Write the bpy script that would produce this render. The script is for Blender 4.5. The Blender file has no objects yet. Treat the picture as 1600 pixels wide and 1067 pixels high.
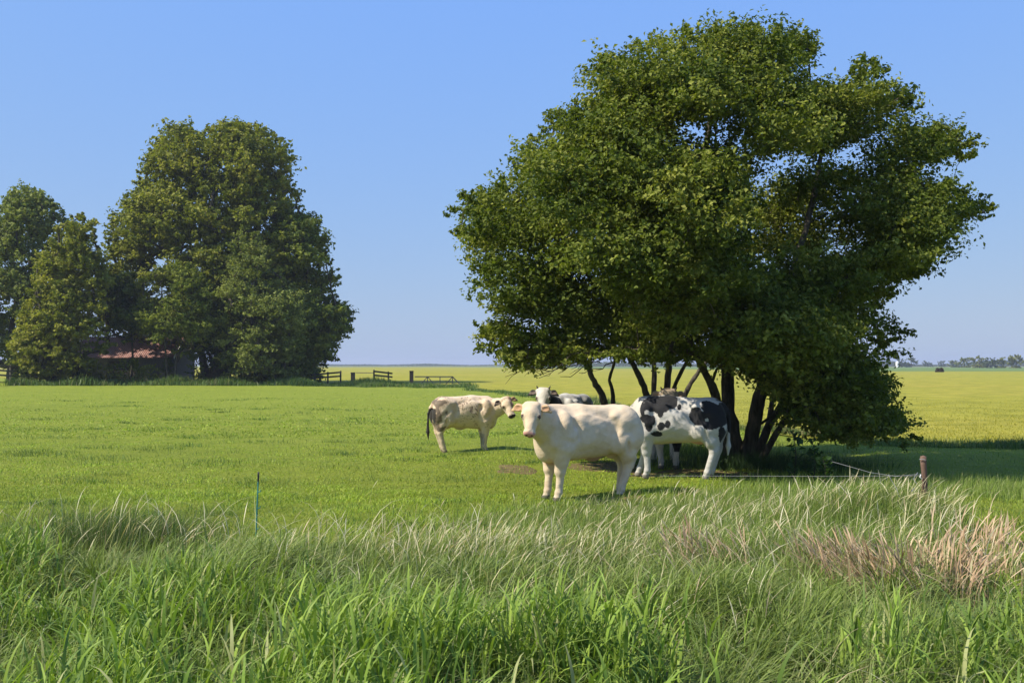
import bpy, math, random
import numpy as np
from mathutils import Vector
R = math.radians
rng = np.random.default_rng(7)
random.seed(7)
sc = bpy.context.scene
COL = sc.collection

# ------------------------------------------------------------------ camera
EYE = 1.91
F = 1556.0                       # focal length in pixels of the 1600 px wide photograph (35 mm lens)
TILT = math.atan(37.0 / F)
cam_d = bpy.data.cameras.new('camera'); cam = bpy.data.objects.new('camera', cam_d); COL.objects.link(cam)
cam_d.lens = 35.01; cam_d.sensor_width = 36.0; cam_d.clip_start = 0.1; cam_d.clip_end = 20000
cam.location = (0, 0, EYE); cam.rotation_euler = (R(90) + TILT, 0, 0)
sc.camera = cam

# ------------------------------------------------------------------ light
SUN_EL = 48.0
SUN_AZ = 18.0       # degrees the sun stands towards the camera side from due left
sdir = Vector((-math.cos(R(SUN_AZ)) * math.cos(R(SUN_EL)), -math.sin(R(SUN_AZ)) * math.cos(R(SUN_EL)), math.sin(R(SUN_EL))))
sun_d = bpy.data.lights.new('sun', 'SUN'); sun = bpy.data.objects.new('sun', sun_d); COL.objects.link(sun)
sun_d.energy = 5.0; sun_d.angle = R(0.53); sun_d.color = (1.0, 0.93, 0.80)
sun.rotation_euler = (-sdir).to_track_quat('-Z', 'Y').to_euler()
sun.location = (-30, -10, 40)

world = bpy.data.worlds.new('World'); sc.world = world; world.use_nodes = True
wn = world.node_tree.nodes; wl = world.node_tree.links; wn.clear()
sky = wn.new('ShaderNodeTexSky'); sky.sky_type = 'NISHITA'; sky.sun_disc = False
sky.sun_elevation = R(SUN_EL); sky.sun_rotation = math.atan2(sdir.x, sdir.y)
sky.altitude = 0; sky.air_density = 1.0; sky.dust_density = 0.6; sky.ozone_density = 3.0
# the camera's softer rendering of the summer sky: a power curve per channel
bg = wn.new('ShaderNodeBackground'); bg.inputs['Strength'].default_value = 0.15
wo = wn.new('ShaderNodeOutputWorld'); sp_ = wn.new('ShaderNodeSeparateColor'); cb_ = wn.new('ShaderNodeCombineColor')
wl.new(sky.outputs[0], sp_.inputs[0])
def wmath(op, a_, b_):
    n = wn.new('ShaderNodeMath'); n.operation = op
    for s_, v_ in ((n.inputs[0], a_), (n.inputs[1], b_)):
        if isinstance(v_, (int, float)): s_.default_value = v_
        else: wl.new(v_, s_)
    return n.outputs[0]
wl.new(wmath('MULTIPLY', wmath('POWER', sp_.outputs[0], .49), .92), cb_.inputs[0])
wl.new(wmath('MULTIPLY', wmath('POWER', sp_.outputs[1], .25), 1.68), cb_.inputs[1])
wl.new(wmath('MULTIPLY', wmath('MULTIPLY', wmath('POWER', sp_.outputs[2], .10), wmath('POWER', sp_.outputs[0], -.20)), 4.05), cb_.inputs[2])
wl.new(cb_.outputs[0], bg.inputs['Color']); wl.new(bg.outputs[0], wo.inputs['Surface'])
sc.view_settings.view_transform = 'Standard'; sc.view_settings.look = 'None'
sc.view_settings.exposure = 0.52; sc.view_settings.gamma = 1.0; sc.view_settings.use_curve_mapping = False
sc.render.engine = 'CYCLES'
sc.cycles.max_bounces = 6; sc.cycles.diffuse_bounces = 3; sc.cycles.transmission_bounces = 4
sc.cycles.glossy_bounces = 2; sc.cycles.volume_bounces = 0; sc.cycles.transparent_max_bounces = 4
sc.cycles.use_denoising = True

def W(px, py, D):
    """point at distance D (metres along world y) that the photograph shows at pixel px, py"""
    x = (px - 800.0) / F; z = (533.5 - py) / F
    c, s = math.cos(TILT), math.sin(TILT)
    dy = c - z * s; dz = s + z * c
    return np.array([x / dy * D, D, EYE + dz / dy * D])

# ------------------------------------------------------------------ helpers
def tag(o, label=None, cat=None, group=None, kind=None):
    if label: o['label'] = label
    if cat: o['category'] = cat
    if group: o['group'] = group
    if kind: o['kind'] = kind
    return o

def empty(name, loc=(0, 0, 0), rz=0.0):
    o = bpy.data.objects.new(name, None); COL.objects.link(o); o.location = loc; o.rotation_euler = (0, 0, rz)
    return o

def link(name, me, mat=None, parent=None, smooth=False):
    o = bpy.data.objects.new(name, me); COL.objects.link(o)
    if mat: me.materials.append(mat)
    if parent: o.parent = parent
    if smooth: me.polygons.foreach_set('use_smooth', np.ones(len(me.polygons), dtype=bool))
    return o

def raw_mesh(name, verts, faces_list, colors=None):
    """faces_list: list of (M,k) index arrays; colors: per-vertex (N,3)"""
    me = bpy.data.meshes.new(name)
    verts = np.asarray(verts, dtype=np.float32)
    me.vertices.add(len(verts)); me.vertices.foreach_set('co', verts.ravel())
    loops = np.concatenate([f.ravel() for f in faces_list]).astype(np.int32)
    tot = np.concatenate([np.full(len(f), f.shape[1]) for f in faces_list]).astype(np.int32)
    st = np.concatenate([[0], np.cumsum(tot)[:-1]]).astype(np.int32)
    me.loops.add(len(loops)); me.loops.foreach_set('vertex_index', loops)
    me.polygons.add(len(tot)); me.polygons.foreach_set('loop_start', st); me.polygons.foreach_set('loop_total', tot)
    if colors is not None:
        a = me.color_attributes.new('tint', 'FLOAT_COLOR', 'POINT')
        c = np.ones((len(verts), 4), dtype=np.float32); c[:, :3] = colors
        a.data.foreach_set('color', c.ravel())
    me.update(calc_edges=True)
    return me

class MB:
    """collects boxes and bars into one mesh"""
    def __init__(s): s.v = []; s.f = []; s.n = 0
    def add(s, v, f):
        v = np.asarray(v, float); s.v.append(v); s.f += [tuple(i + s.n for i in q) for q in f]; s.n += len(v)
    def box(s, c, d, rz=0.0):
        c = np.array(c, float); x, y, z = np.array(d, float) / 2
        v = np.array([(sx * x, sy * y, sz * z) for sx in (-1, 1) for sy in (-1, 1) for sz in (-1, 1)])
        ca, sa = math.cos(rz), math.sin(rz)
        v = np.stack([v[:, 0] * ca - v[:, 1] * sa, v[:, 0] * sa + v[:, 1] * ca, v[:, 2]], 1) + c
        s.add(v, [(0, 1, 3, 2), (4, 6, 7, 5), (0, 4, 5, 1), (2, 3, 7, 6), (0, 2, 6, 4), (1, 5, 7, 3)])
    def bar(s, a, b, w, h):
        """square bar a to b, width w sideways and h vertically"""
        a = np.array(a, float); b = np.array(b, float); d = b - a; L = np.linalg.norm(d); d /= L
        up = np.array([0, 0, 1.0]) if abs(d[2]) < .95 else np.array([0, 1.0, 0])
        si = np.cross(d, up); si /= np.linalg.norm(si); up = np.cross(si, d)
        v = [p + si * sx * w / 2 + up * sz * h / 2 for p in (a, b) for sx in (-1, 1) for sz in (-1, 1)]
        s.add(v, [(0, 2, 3, 1), (4, 5, 7, 6), (0, 1, 5, 4), (2, 6, 7, 3), (0, 4, 6, 2), (1, 3, 7, 5)])
    def build(s, name, mat, parent=None):
        me = bpy.data.meshes.new(name); me.from_pydata(np.concatenate(s.v).tolist(), [], s.f); me.update()
        return link(name, me, mat, parent)

def tube(path, rad, sides=8, cap=True, jitter=0.0):
    path = np.asarray(path, float); n = len(path); rad = np.broadcast_to(np.asarray(rad, float), (n,))
    t = np.gradient(path, axis=0); t /= np.linalg.norm(t, axis=1)[:, None] + 1e-9
    ref = np.array([0.31, 0.93, 0.13]); vs = []
    a = np.arange(sides) / sides * 2 * np.pi
    for i in range(n):
        u = np.cross(t[i], ref); u /= np.linalg.norm(u) + 1e-9; w = np.cross(t[i], u)
        rr = rad[i] * (1 + jitter * rng.uniform(-1, 1, sides))
        vs.append(path[i] + (np.cos(a) * rr)[:, None] * u + (np.sin(a) * rr)[:, None] * w)
    v = np.concatenate(vs)
    i = np.arange(n - 1)[:, None] * sides; j = np.arange(sides)[None]; k = (j + 1) % sides
    q = np.stack([i + j, i + k, i + sides + k, i + sides + j], -1).reshape(-1, 4)
    return v, q

class Tubes:
    def __init__(s): s.v = []; s.q = []; s.n = 0
    def add(s, path, rad, sides=8, jitter=0.0):
        v, q = tube(path, rad, sides, jitter=jitter); s.v.append(v); s.q.append(q + s.n); s.n += len(v)
    def build(s, name, mat, parent=None, off=(0, 0, 0)):
        me = raw_mesh(name, np.concatenate(s.v) - np.array(off), [np.concatenate(s.q)])
        return link(name, me, mat, parent, smooth=True)

def wav(p, seed, freq, octaves=3):
    """cheap smooth noise, about -1..1, of points (N,2|3)"""
    r = np.random.default_rng(seed); p = np.asarray(p, float); out = np.zeros(p.shape[0]); amp = 1.0; tot = 0
    for o in range(octaves):
        for k in range(5):
            d = r.normal(size=p.shape[1]); d /= np.linalg.norm(d)
            out += amp * np.sin(p @ d * freq * r.uniform(.7, 1.4) * (2 ** o) + r.uniform(0, 6.28)) / 2.6
        tot += amp; amp *= .5
    return out / tot * 1.3

# ------------------------------------------------------------------ materials
def mat_new(name):
    m = bpy.data.materials.new(name); m.use_nodes = True; nt = m.node_tree; nt.nodes.clear()
    out = nt.nodes.new('ShaderNodeOutputMaterial')
    return m, nt, out
def N(nt, typ, **kw):
    n = nt.nodes.new(typ)
    for k, v in kw.items(): setattr(n, k, v)
    return n
def ramp(nt, fac, stops):
    r = nt.nodes.new('ShaderNodeValToRGB'); e = r.color_ramp.elements
    while len(e) < len(stops): e.new(.5)
    for el, (p, c) in zip(e, stops): el.position = p; el.color = (*c, 1)
    nt.links.new(fac, r.inputs[0]); return r.outputs[0]
def noise(nt, scale, detail=4, rough=.55, vec=None, coord='Object', stretch=None):
    if vec is None:
        tc = nt.nodes.new('ShaderNodeTexCoord'); vec = tc.outputs[coord]
    if stretch:
        mp = nt.nodes.new('ShaderNodeMapping'); mp.inputs['Scale'].default_value = stretch
        nt.links.new(vec, mp.inputs[0]); vec = mp.outputs[0]
    n = nt.nodes.new('ShaderNodeTexNoise'); n.inputs['Scale'].default_value = scale
    n.inputs['Detail'].default_value = detail; n.inputs['Roughness'].default_value = rough
    nt.links.new(vec, n.inputs['Vector']); return n.outputs['Fac']
def mixc(nt, fac, a, b, mode='MIX'):
    m = nt.nodes.new('ShaderNodeMix'); m.data_type = 'RGBA'; m.blend_type = mode
    for s, v in ((m.inputs[0], fac), (m.inputs[6], a), (m.inputs[7], b)):
        if isinstance(v, (int, float)): s.default_value = v
        elif isinstance(v, tuple): s.default_value = (*v, 1)
        else: nt.links.new(v, s)
    return m.outputs[2]
def bsdf(nt, out, col, rough=.7, spec=.3, bump=None, bump_s=.3, bump_d=.02, metallic=0):
    b = nt.nodes.new('ShaderNodeBsdfPrincipled'); b.inputs['Roughness'].default_value = rough
    b.inputs['Specular IOR Level'].default_value = spec; b.inputs['Metallic'].default_value = metallic
    if isinstance(col, tuple): b.inputs['Base Color'].default_value = (*col, 1)
    else: nt.links.new(col, b.inputs['Base Color'])
    if bump is not None:
        bm = nt.nodes.new('ShaderNodeBump'); bm.inputs['Strength'].default_value = bump_s; bm.inputs['Distance'].default_value = bump_d
        nt.links.new(bump, bm.inputs['Height']); nt.links.new(bm.outputs[0], b.inputs['Normal'])
    if out is not None: nt.links.new(b.outputs[0], out.inputs[0])
    return b
def simple(name, c1, c2, scale=6, rough=.75, spec=.25, stretch=None, bump_s=.4, bump_d=.01):
    m, nt, out = mat_new(name); f = noise(nt, scale, 5, .6, stretch=stretch)
    bsdf(nt, out, ramp(nt, f, [(.3, c1), (.7, c2)]), rough, spec, f, bump_s, bump_d); return m
def leafy(name, trans=.35, rough=.5, spec=.25, tgain=(1.15, 1.25, .5)):
    m, nt, out = mat_new(name)
    at = N(nt, 'ShaderNodeAttribute', attribute_name='tint')
    b = bsdf(nt, None, at.outputs['Color'], rough, spec)
    tr = nt.nodes.new('ShaderNodeBsdfTranslucent')
    nt.links.new(mixc(nt, 1.0, at.outputs['Color'], tgain, 'MULTIPLY'), tr.inputs[0])
    mx = nt.nodes.new('ShaderNodeMixShader'); mx.inputs[0].default_value = trans
    nt.links.new(b.outputs[0], mx.inputs[1]); nt.links.new(tr.outputs[0], mx.inputs[2]); nt.links.new(mx.outputs[0], out.inputs[0])
    return m

M_leaf = leafy('leaf', .31, .6, .12)
M_grass = leafy('grass_blade', .28, .5, .16)
M_bark = simple('bark', (.03, .026, .018), (.13, .11, .08), 12, .9, .1, (1, 1, .22), 1.0, .05)
M_oldwood = simple('weathered_wood', (.10, .085, .07), (.24, .20, .16), 14, .9, .1, (1, 1, .2), .6, .01)
M_darkwood = simple('dark_wood', (.022, .02, .017), (.06, .052, .042), 8, .85, .15, (1, 1, .3), .5, .01)
M_rustwood = simple('reddish_post_wood', (.08, .05, .036), (.21, .135, .10), 22, .9, .1, (1, 1, .15), .7, .006)
M_metal = simple('dull_steel', (.035, .035, .035), (.08, .075, .07), 10, .6, .4)
M_wire = simple('wire_metal', (.15, .155, .16), (.28, .28, .28), 30, .6, .3)
M_teal = simple('teal_plastic', (.015, .15, .14), (.03, .24, .21), 20, .4, .5)
M_black = simple('black_plastic', (.012, .012, .012), (.03, .03, .03), 20, .5, .4)

def m_pasture():
    m, nt, out = mat_new('pasture_turf')
    tc = N(nt, 'ShaderNodeTexCoord').outputs['Object']
    big = noise(nt, .22, 5, .6, tc); mid = noise(nt, 1.6, 9, .72, tc); fine = noise(nt, 16, 6, .7, tc)
    c = ramp(nt, big, [(.3, (.185, .25, .018)), (.5, (.24, .31, .022)), (.7, (.29, .335, .03))])
    c2 = ramp(nt, mid, [(.30, (.10, .135, .016)), (.47, (.22, .255, .026)), (.7, (.30, .31, .045))])
    c = mixc(nt, .62, c, c2)
    c = mixc(nt, ramp(nt, fine, [(.42, (0, 0, 0)), (.7, (.7, .7, .7))]), c, (.20, .235, .055))
    c = mixc(nt, ramp(nt, noise(nt, .9, 5, .6, tc), [(.68, (0, 0, 0)), (.78, (.6, .6, .6))]), c, (.13, .10, .05))
    ad = N(nt, 'ShaderNodeMath', operation='ADD'); nt.links.new(mid, ad.inputs[0]); nt.links.new(fine, ad.inputs[1])
    bsdf(nt, out, c, .9, .1, ad.outputs[0], .9, .12); return m
def m_crop():
    m, nt, out = mat_new('ripe_crop')
    tc = N(nt, 'ShaderNodeTexCoord').outputs['Object']
    st = noise(nt, .035, 5, .6, tc); st2 = noise(nt, .45, 9, .72, tc); fine = noise(nt, 5, 6, .7, tc)
    c = ramp(nt, st, [(.32, (.27, .255, .032)), (.5, (.32, .295, .036)), (.68, (.37, .30, .05))])
    c = mixc(nt, ramp(nt, st2, [(.40, (.95, .95, .95)), (.56, (0, 0, 0))]), c, (.20, .195, .022))
    c = mixc(nt, ramp(nt, fine, [(.45, (0, 0, 0)), (.68, (.5, .5, .5))]), c, (.21, .215, .028))
    ad = N(nt, 'ShaderNodeMath', operation='ADD'); nt.links.new(st2, ad.inputs[0]); nt.links.new(fine, ad.inputs[1])
    bsdf(nt, out, c, .9, .1, ad.outputs[0], .8, .10); return m
M_pasture = m_pasture(); M_crop = m_crop()
M_farfield = simple('far_green_field', (.10, .16, .04), (.15, .20, .055), .05, .9, .1, (1, 4, 1))
M_brownstrip = simple('brown_stubble', (.20, .16, .09), (.28, .22, .13), .05, .9, .1, (1, 4, 1))
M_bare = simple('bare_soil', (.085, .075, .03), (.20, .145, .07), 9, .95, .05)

def m_roof():
    m, nt, out = mat_new('red_roof_sheet')
    f = noise(nt, 1.4, 6, .7); g = noise(nt, 9, 4, .6, stretch=(1, .15, 1))
    c = ramp(nt, f, [(.3, (.26, .12, .10)), (.55, (.36, .20, .17)), (.75, (.44, .32, .28))])
    c = mixc(nt, ramp(nt, g, [(.5, (0, 0, 0)), (.7, (.5, .5, .5))]), c, (.22, .14, .12))
    bsdf(nt, out, c, .8, .2, f, .2, .01); return m
M_roof = m_roof()
M_barnwall = simple('grey_barn_boards', (.10, .10, .095), (.17, .165, .155), 5, .9, .1, (4, 4, .3))
M_whitetrim = simple('white_board', (.62, .62, .60), (.78, .78, .76), 5, .6, .2)

def m_coat():
    m, nt, out = mat_new('cattle_coat')
    at = N(nt, 'ShaderNodeAttribute', attribute_name='tint')
    tc = N(nt, 'ShaderNodeTexCoord').outputs['Object']
    f = noise(nt, 7, 6, .65, tc); h1 = noise(nt, 90, 3, .6, tc, stretch=(.35, 1, 1)); h2 = noise(nt, 16, 5, .6, tc, stretch=(.6, 1, 1)); hm = N(nt, 'ShaderNodeMath', operation='MULTIPLY_ADD'); nt.links.new(h2, hm.inputs[0]); hm.inputs[1].default_value = 2.5; nt.links.new(h1, hm.inputs[2]); h = hm.outputs[0]
    c = mixc(nt, ramp(nt, f, [(.45, (0, 0, 0)), (.75, (.45, .45, .45))]), at.outputs['Color'], mixc(nt, 1.0, at.outputs['Color'], (.72, .62, .50), 'MULTIPLY'))
    b = bsdf(nt, out, c, .72, .2, h, .45, .010)
    b.inputs['Sheen Weight'].default_value = .12; b.inputs['Sheen Roughness'].default_value = .5
    return m
M_coat = m_coat()
M_eye = simple('dark_eye', (.012, .008, .006), (.02, .014, .01), 10, .15, .6, bump_s=0)
M_horn = simple('horn', (.03, .025, .02), (.09, .075, .06), 20, .5, .3)

# ------------------------------------------------------------------ ground
BND = np.array([(-60, 140), (-34, 112), (-12, 104), (-6.4, 99), (-2.5, 80), (3.5, 54), (6.0, 34), (7.6, 25.5), (10, 23.2), (16, 22.6), (40, 22), (400, 20)], float)
def crop_edge_y(x):
    return np.interp(x, BND[:, 0], BND[:, 1])
def sstep(a, b, v):
    t = np.clip((v - a) / (b - a), 0, 1); return t * t * (3 - 2 * t)
def gh(x, y):
    x = np.atleast_1d(np.asarray(x, float)); y = np.atleast_1d(np.asarray(y, float)); p = np.stack([x, y], 1)
    near = 1 - sstep(60, 130, np.hypot(x, y))
    past = 1 - sstep(-4, 0, y - crop_edge_y(x))
    z = (wav(p, 3, .55, 2) * .045 + wav(p, 4, 2.3, 3) * .028) * near * past
    z = z - .30 * sstep(2.0, 4.0, y) * (1 - sstep(6.8, 9.5, y))                                   # ditch under the reeds
    z = z + .20 * np.exp(-(((x - 4.0) / .95) ** 2 + ((y - 11.4) / .7) ** 2))                      # bank by the post
    z = z - .10 * np.exp(-(((x - 8.8) / 3.2) ** 2 + ((y - 15.5) / 1.6) ** 2))                     # shaded hollow on the right
    return z
def g1(x, y): return float(gh(x, y)[0])

def graded(lo, hi, c, fine, n):
    a = np.arcsinh((lo - c) / fine); b = np.arcsinh((hi - c) / fine)
    return c + fine * np.sinh(np.linspace(a, b, n))
gx = graded(-5000, 5000, 0, 14, 420); gy = graded(-40, 7000, 10, 9, 420)
GX, GY = np.meshgrid(gx, gy); v = np.stack([GX.ravel(), GY.ravel(), gh(GX.ravel(), GY.ravel())], 1)
i = np.arange(len(gy) - 1)[:, None] * len(gx) + np.arange(len(gx) - 1)[None]
q = np.stack([i, i + 1, i + 1 + len(gx), i + len(gx)], -1).reshape(-1, 4)
tag(link('ground', raw_mesh('ground', v, [q]), M_pasture, smooth=True), 'green grazed pasture running from the reeds to the far trees', kind='structure')

def ditch():  # dark soil sheet added so the gaps between blades look shaded
    xs = np.linspace(-7.5, 7.5, 120); ys = np.linspace(1.4, 9.4, 70); X, Y = np.meshgrid(xs, ys); e = wav(np.stack([X.ravel(), Y.ravel()], 1), 9, 1.5, 2)
    z = gh(X.ravel(), Y.ravel()) + .02 - .08 * sstep(8.3, 9.3, Y.ravel() + .3 * e)
    i = np.arange(len(ys) - 1)[:, None] * len(xs) + np.arange(len(xs) - 1)[None]; q = np.stack([i, i + 1, i + 1 + len(xs), i + len(xs)], -1).reshape(-1, 4)
    m = simple('ditch_soil_shade', (.022, .024, .012), (.06, .055, .03), 7, .9, .1)
    tag(link('ditch_shade_sheet', raw_mesh('ditch_shade_sheet', np.stack([X.ravel(), Y.ravel(), z], 1), [q]), m, smooth=True), 'dark soil sheet painting shade into the gaps under the tall grass', kind='structure')
ditch()
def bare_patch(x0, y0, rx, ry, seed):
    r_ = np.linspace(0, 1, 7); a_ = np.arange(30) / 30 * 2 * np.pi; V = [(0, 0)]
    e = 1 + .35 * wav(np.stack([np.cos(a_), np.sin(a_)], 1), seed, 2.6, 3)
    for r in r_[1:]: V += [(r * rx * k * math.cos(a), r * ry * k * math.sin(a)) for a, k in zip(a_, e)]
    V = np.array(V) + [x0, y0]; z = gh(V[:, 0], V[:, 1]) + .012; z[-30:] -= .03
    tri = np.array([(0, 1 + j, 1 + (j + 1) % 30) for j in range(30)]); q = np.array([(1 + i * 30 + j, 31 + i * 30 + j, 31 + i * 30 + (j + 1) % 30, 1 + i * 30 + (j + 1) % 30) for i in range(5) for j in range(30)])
    tag(link('bare_ground', raw_mesh('bare_ground', np.column_stack([V, z]), [tri, q]), M_bare, smooth=True), 'brown patch of trodden earth, one painting cow shadow, among the grass near the cattle', kind='structure')
for k, a_ in enumerate(((.05, 18.0, .42, .75), (1.75, 18.4, .75, .8), (1.4, 14.2, .45, .3), (3.1, 17.4, 1.2, .8), (4.6, 18.9, 1.0, .6))): bare_patch(*a_, 400 + k)  # the patch beside the front cow paints its ground shadow in soil colour

def sheet(name, pts, z, mat, label):
    me = bpy.data.meshes.new(name); me.from_pydata([(x, y, z) for x, y in pts], [], [tuple(range(len(pts)))]); me.update()
    o = link(name, me, mat); return tag(o, label, kind='structure')
crop_pts = [tuple(p) for p in BND] + [(900, 300), (250, 300), (110, 305), (60, 520), (23, 640), (-60, 900), (-500, 950), (-700, 330)]
sheet('crop_field', crop_pts, .03, M_crop, 'flat yellow green crop field reaching towards the horizon')
sheet('far_field', [(-700, 1000), (-60, 960), (28, 690), (66, 545), (112, 308), (900, 303), (2200, 320), (2200, 1200), (-700, 1200)], .02, M_farfield, 'distant flat green field beyond the yellow crop')
sheet('stubble_strip', [(-900, 1205), (2400, 1205), (2400, 1500), (-900, 1500)], .02, M_brownstrip, 'thin brown strip of field below the far trees')

# ------------------------------------------------------------------ haze
def haze_box():
    mb = MB(); x0, x1, y0, y1, z0, z1 = -4900, 4900, -39, 6900, -1.6, 30
    mb.box(((x0 + x1) / 2, (y0 + y1) / 2, (z0 + z1) / 2), (x1 - x0, y1 - y0, z1 - z0))
    m, nt, out = mat_new('haze'); p = N(nt, 'ShaderNodeVolumePrincipled')
    p.inputs['Color'].default_value = (.70, .76, .90, 1); p.inputs['Density'].default_value = .00026; p.inputs['Anisotropy'].default_value = .1
    nt.links.new(p.outputs[0], out.inputs['Volume'])
    o = mb.build('haze', m); tag(o, 'pale blue summer haze over the flat land', kind='stuff')
haze_box()

# ------------------------------------------------------------------ vegetation
def inside(poly, p):
    poly = np.asarray(poly, float); x, y = p[:, 0], p[:, 1]; r = np.zeros(len(p), bool); j = len(poly) - 1
    for k in range(len(poly)):
        xi, yi = poly[k]; xj, yj = poly[j]
        c = ((yi > y) != (yj > y)) & (x < (xj - xi) * (y - yi) / (yj - yi + 1e-12) + xi); r ^= c; j = k
    return r
def dist_poly(poly, p):
    poly = np.asarray(poly, float); d = np.full(len(p), 1e9)
    for k in range(len(poly)):
        a = poly[k]; b = poly[(k + 1) % len(poly)]; ab = b - a
        t = np.clip(((p - a) @ ab) / (ab @ ab + 1e-9), 0, 1); d = np.minimum(d, np.linalg.norm(p - a - t[:, None] * ab, axis=1))
    return d
def leaves(centres, nrm, size, cols, aspect=.62, fold=.25):
    n = len(centres); up = rng.normal(size=(n, 3)); nrm = nrm / np.linalg.norm(nrm, axis=1)[:, None]
    t = np.cross(nrm, up); t /= np.linalg.norm(t, axis=1)[:, None] + 1e-9; b = np.cross(nrm, t)
    s = size[:, None]; 
    v = np.stack([centres - t * s * .5, centres + b * s * aspect * .5 + nrm * s * fold * .5, centres + t * s * .5 - nrm * s * .12, centres - b * s * aspect * .5 + nrm * s * fold * .5], 1).reshape(-1, 3)
    k = np.arange(n)[:, None] * 4; f = np.concatenate([k + [0, 1, 2], k + [0, 2, 3]], 0)
    return v, f, np.repeat(cols, 4, axis=0)

def crown_pads(poly, D, depth, npad, rpad, soft, edge=.75):
    """foliage pads filling the volume behind an outline; returns centres and radii"""
    poly = np.asarray(poly, float); lo, hi = poly.min(0), poly.max(0); out = []; s = F / D
    k = 0
    while len(out) < npad and k < 60:
        k += 1
        p = rng.uniform(lo, hi, (600, 2)); p = p[inside(poly, p)]; d = dist_poly(poly, p)
        r = rng.uniform(*rpad, len(p))
        ok = d > r * s * (.80 if D < 40 else .6); p, d, r = p[ok], d[ok], r[ok]
        for (px, py), dd, rr in zip(p, d, r):
            e = min(dd / soft, 1.0); hd = depth * math.sqrt(max(1 - (1 - e) ** 2, .02))
            u = rng.uniform(-1, 1); u = np.sign(u) * abs(u) ** .55 * (.68 if u > 0 and D < 40 else 1)
            if rng.uniform() < .35: u = -abs(u)
            c = W(px, py, D + u * hd)
            if c[2] < .35 * rr + .25: continue
            if wav(c[None] / rpad[1], 300 + int(D), 1.25, 1)[0] < (-.33 if D < 40 else -.62): continue      # hollows between the boughs
            if out:
                dm = np.min(np.linalg.norm((np.array([o[0] for o in out[-400:]]) - c) / rr, axis=1))
                if dm < .50: continue
            out.append((c, rr))
            if len(out) >= npad: break
    # small sprays that carry the ragged outline
    nxt = np.roll(poly, -1, 0); seg = np.linalg.norm(nxt - poly, axis=1); tot = seg.sum(); step = rpad[0] * s * edge
    for q_ in np.arange(0, tot, step):
        k = int(np.searchsorted(np.cumsum(seg), q_ + 1e-6)); k = min(k, len(seg) - 1); t = (q_ - (np.cumsum(seg)[k] - seg[k])) / seg[k]
        p = poly[k] + (nxt[k] - poly[k]) * t; rr = rng.uniform(.55, .95) * rpad[0]; e = (nxt[k] - poly[k]) / seg[k]; nrm = np.array([-e[1], e[0]])
        ins = rr * s * rng.uniform(*((.95, 1.4) if D < 40 else (.75, 1.1))); c2 = p + nrm * ins
        if not inside(poly, c2[None])[0]: c2 = p - nrm * ins
        c = W(c2[0], c2[1], D + rng.uniform(-.3, .3) * depth * .7)
        if c[2] > .35 * rr + .25: out.append((c, rr))
    return np.array([o[0] for o in out]), np.array([o[1] for o in out])

def grow(stems, pads, tb, root, rmin, rmul, spread=.35, sides=5, parent=None, thick=.42):
    """limbs from the stems (list of (path, radius)) out to every pad, thickness by load"""
    nodes = []; par = []; fixed = []
    for path, rad in stems:
        path = np.asarray(path, float)
        prev = -1
        for kk in range(len(path)):
            nodes.append(path[kk]); par.append(prev); fixed.append(True); prev = len(nodes) - 1
    nodes_l = nodes[:]; n0 = len(nodes_l)
    base = np.array(root); order = np.argsort(np.linalg.norm(pads - base, axis=1))
    P = np.array(nodes_l); chains = []
    load = {}
    for o in order:
        c = pads[o]; v = c - P; d = np.linalg.norm(v, axis=1)
        cost = d + 0.6 * np.maximum(P[:, 2] - c[2] + .1, 0) + .12 * np.linalg.norm(P - base, axis=1)
        a = int(np.argmin(cost)); st = P[a]; L = d[a]
        m = max(int(L / spread), 2); t = np.linspace(0, 1, m + 1)[1:, None]
        sag = np.array([0, 0, 1.0]) * (np.sin(t * np.pi) * L * .10)
        path = st + (c - st) * t + sag + rng.normal(size=(m, 3)) * L * .03 * np.sin(t * np.pi)
        idx0 = len(P); P = np.concatenate([P, path]); prev = a; ids = [a]
        for k in range(m): par.append(prev); prev = idx0 + k; ids.append(prev)
        chains.append(ids)
    cnt = np.zeros(len(P))
    for ids in chains:
        k = ids[-1]
        while k >= 0: cnt[k] += 1; k = par[k]
    rad = rmin * np.maximum(cnt, 1) ** thick * rmul
    for ids in chains:
        rr = rad[ids].copy(); rr[0] = min(rr[0], rr[1] * 1.25); tb.add(P[ids], rr, sides)
    return P

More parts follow.
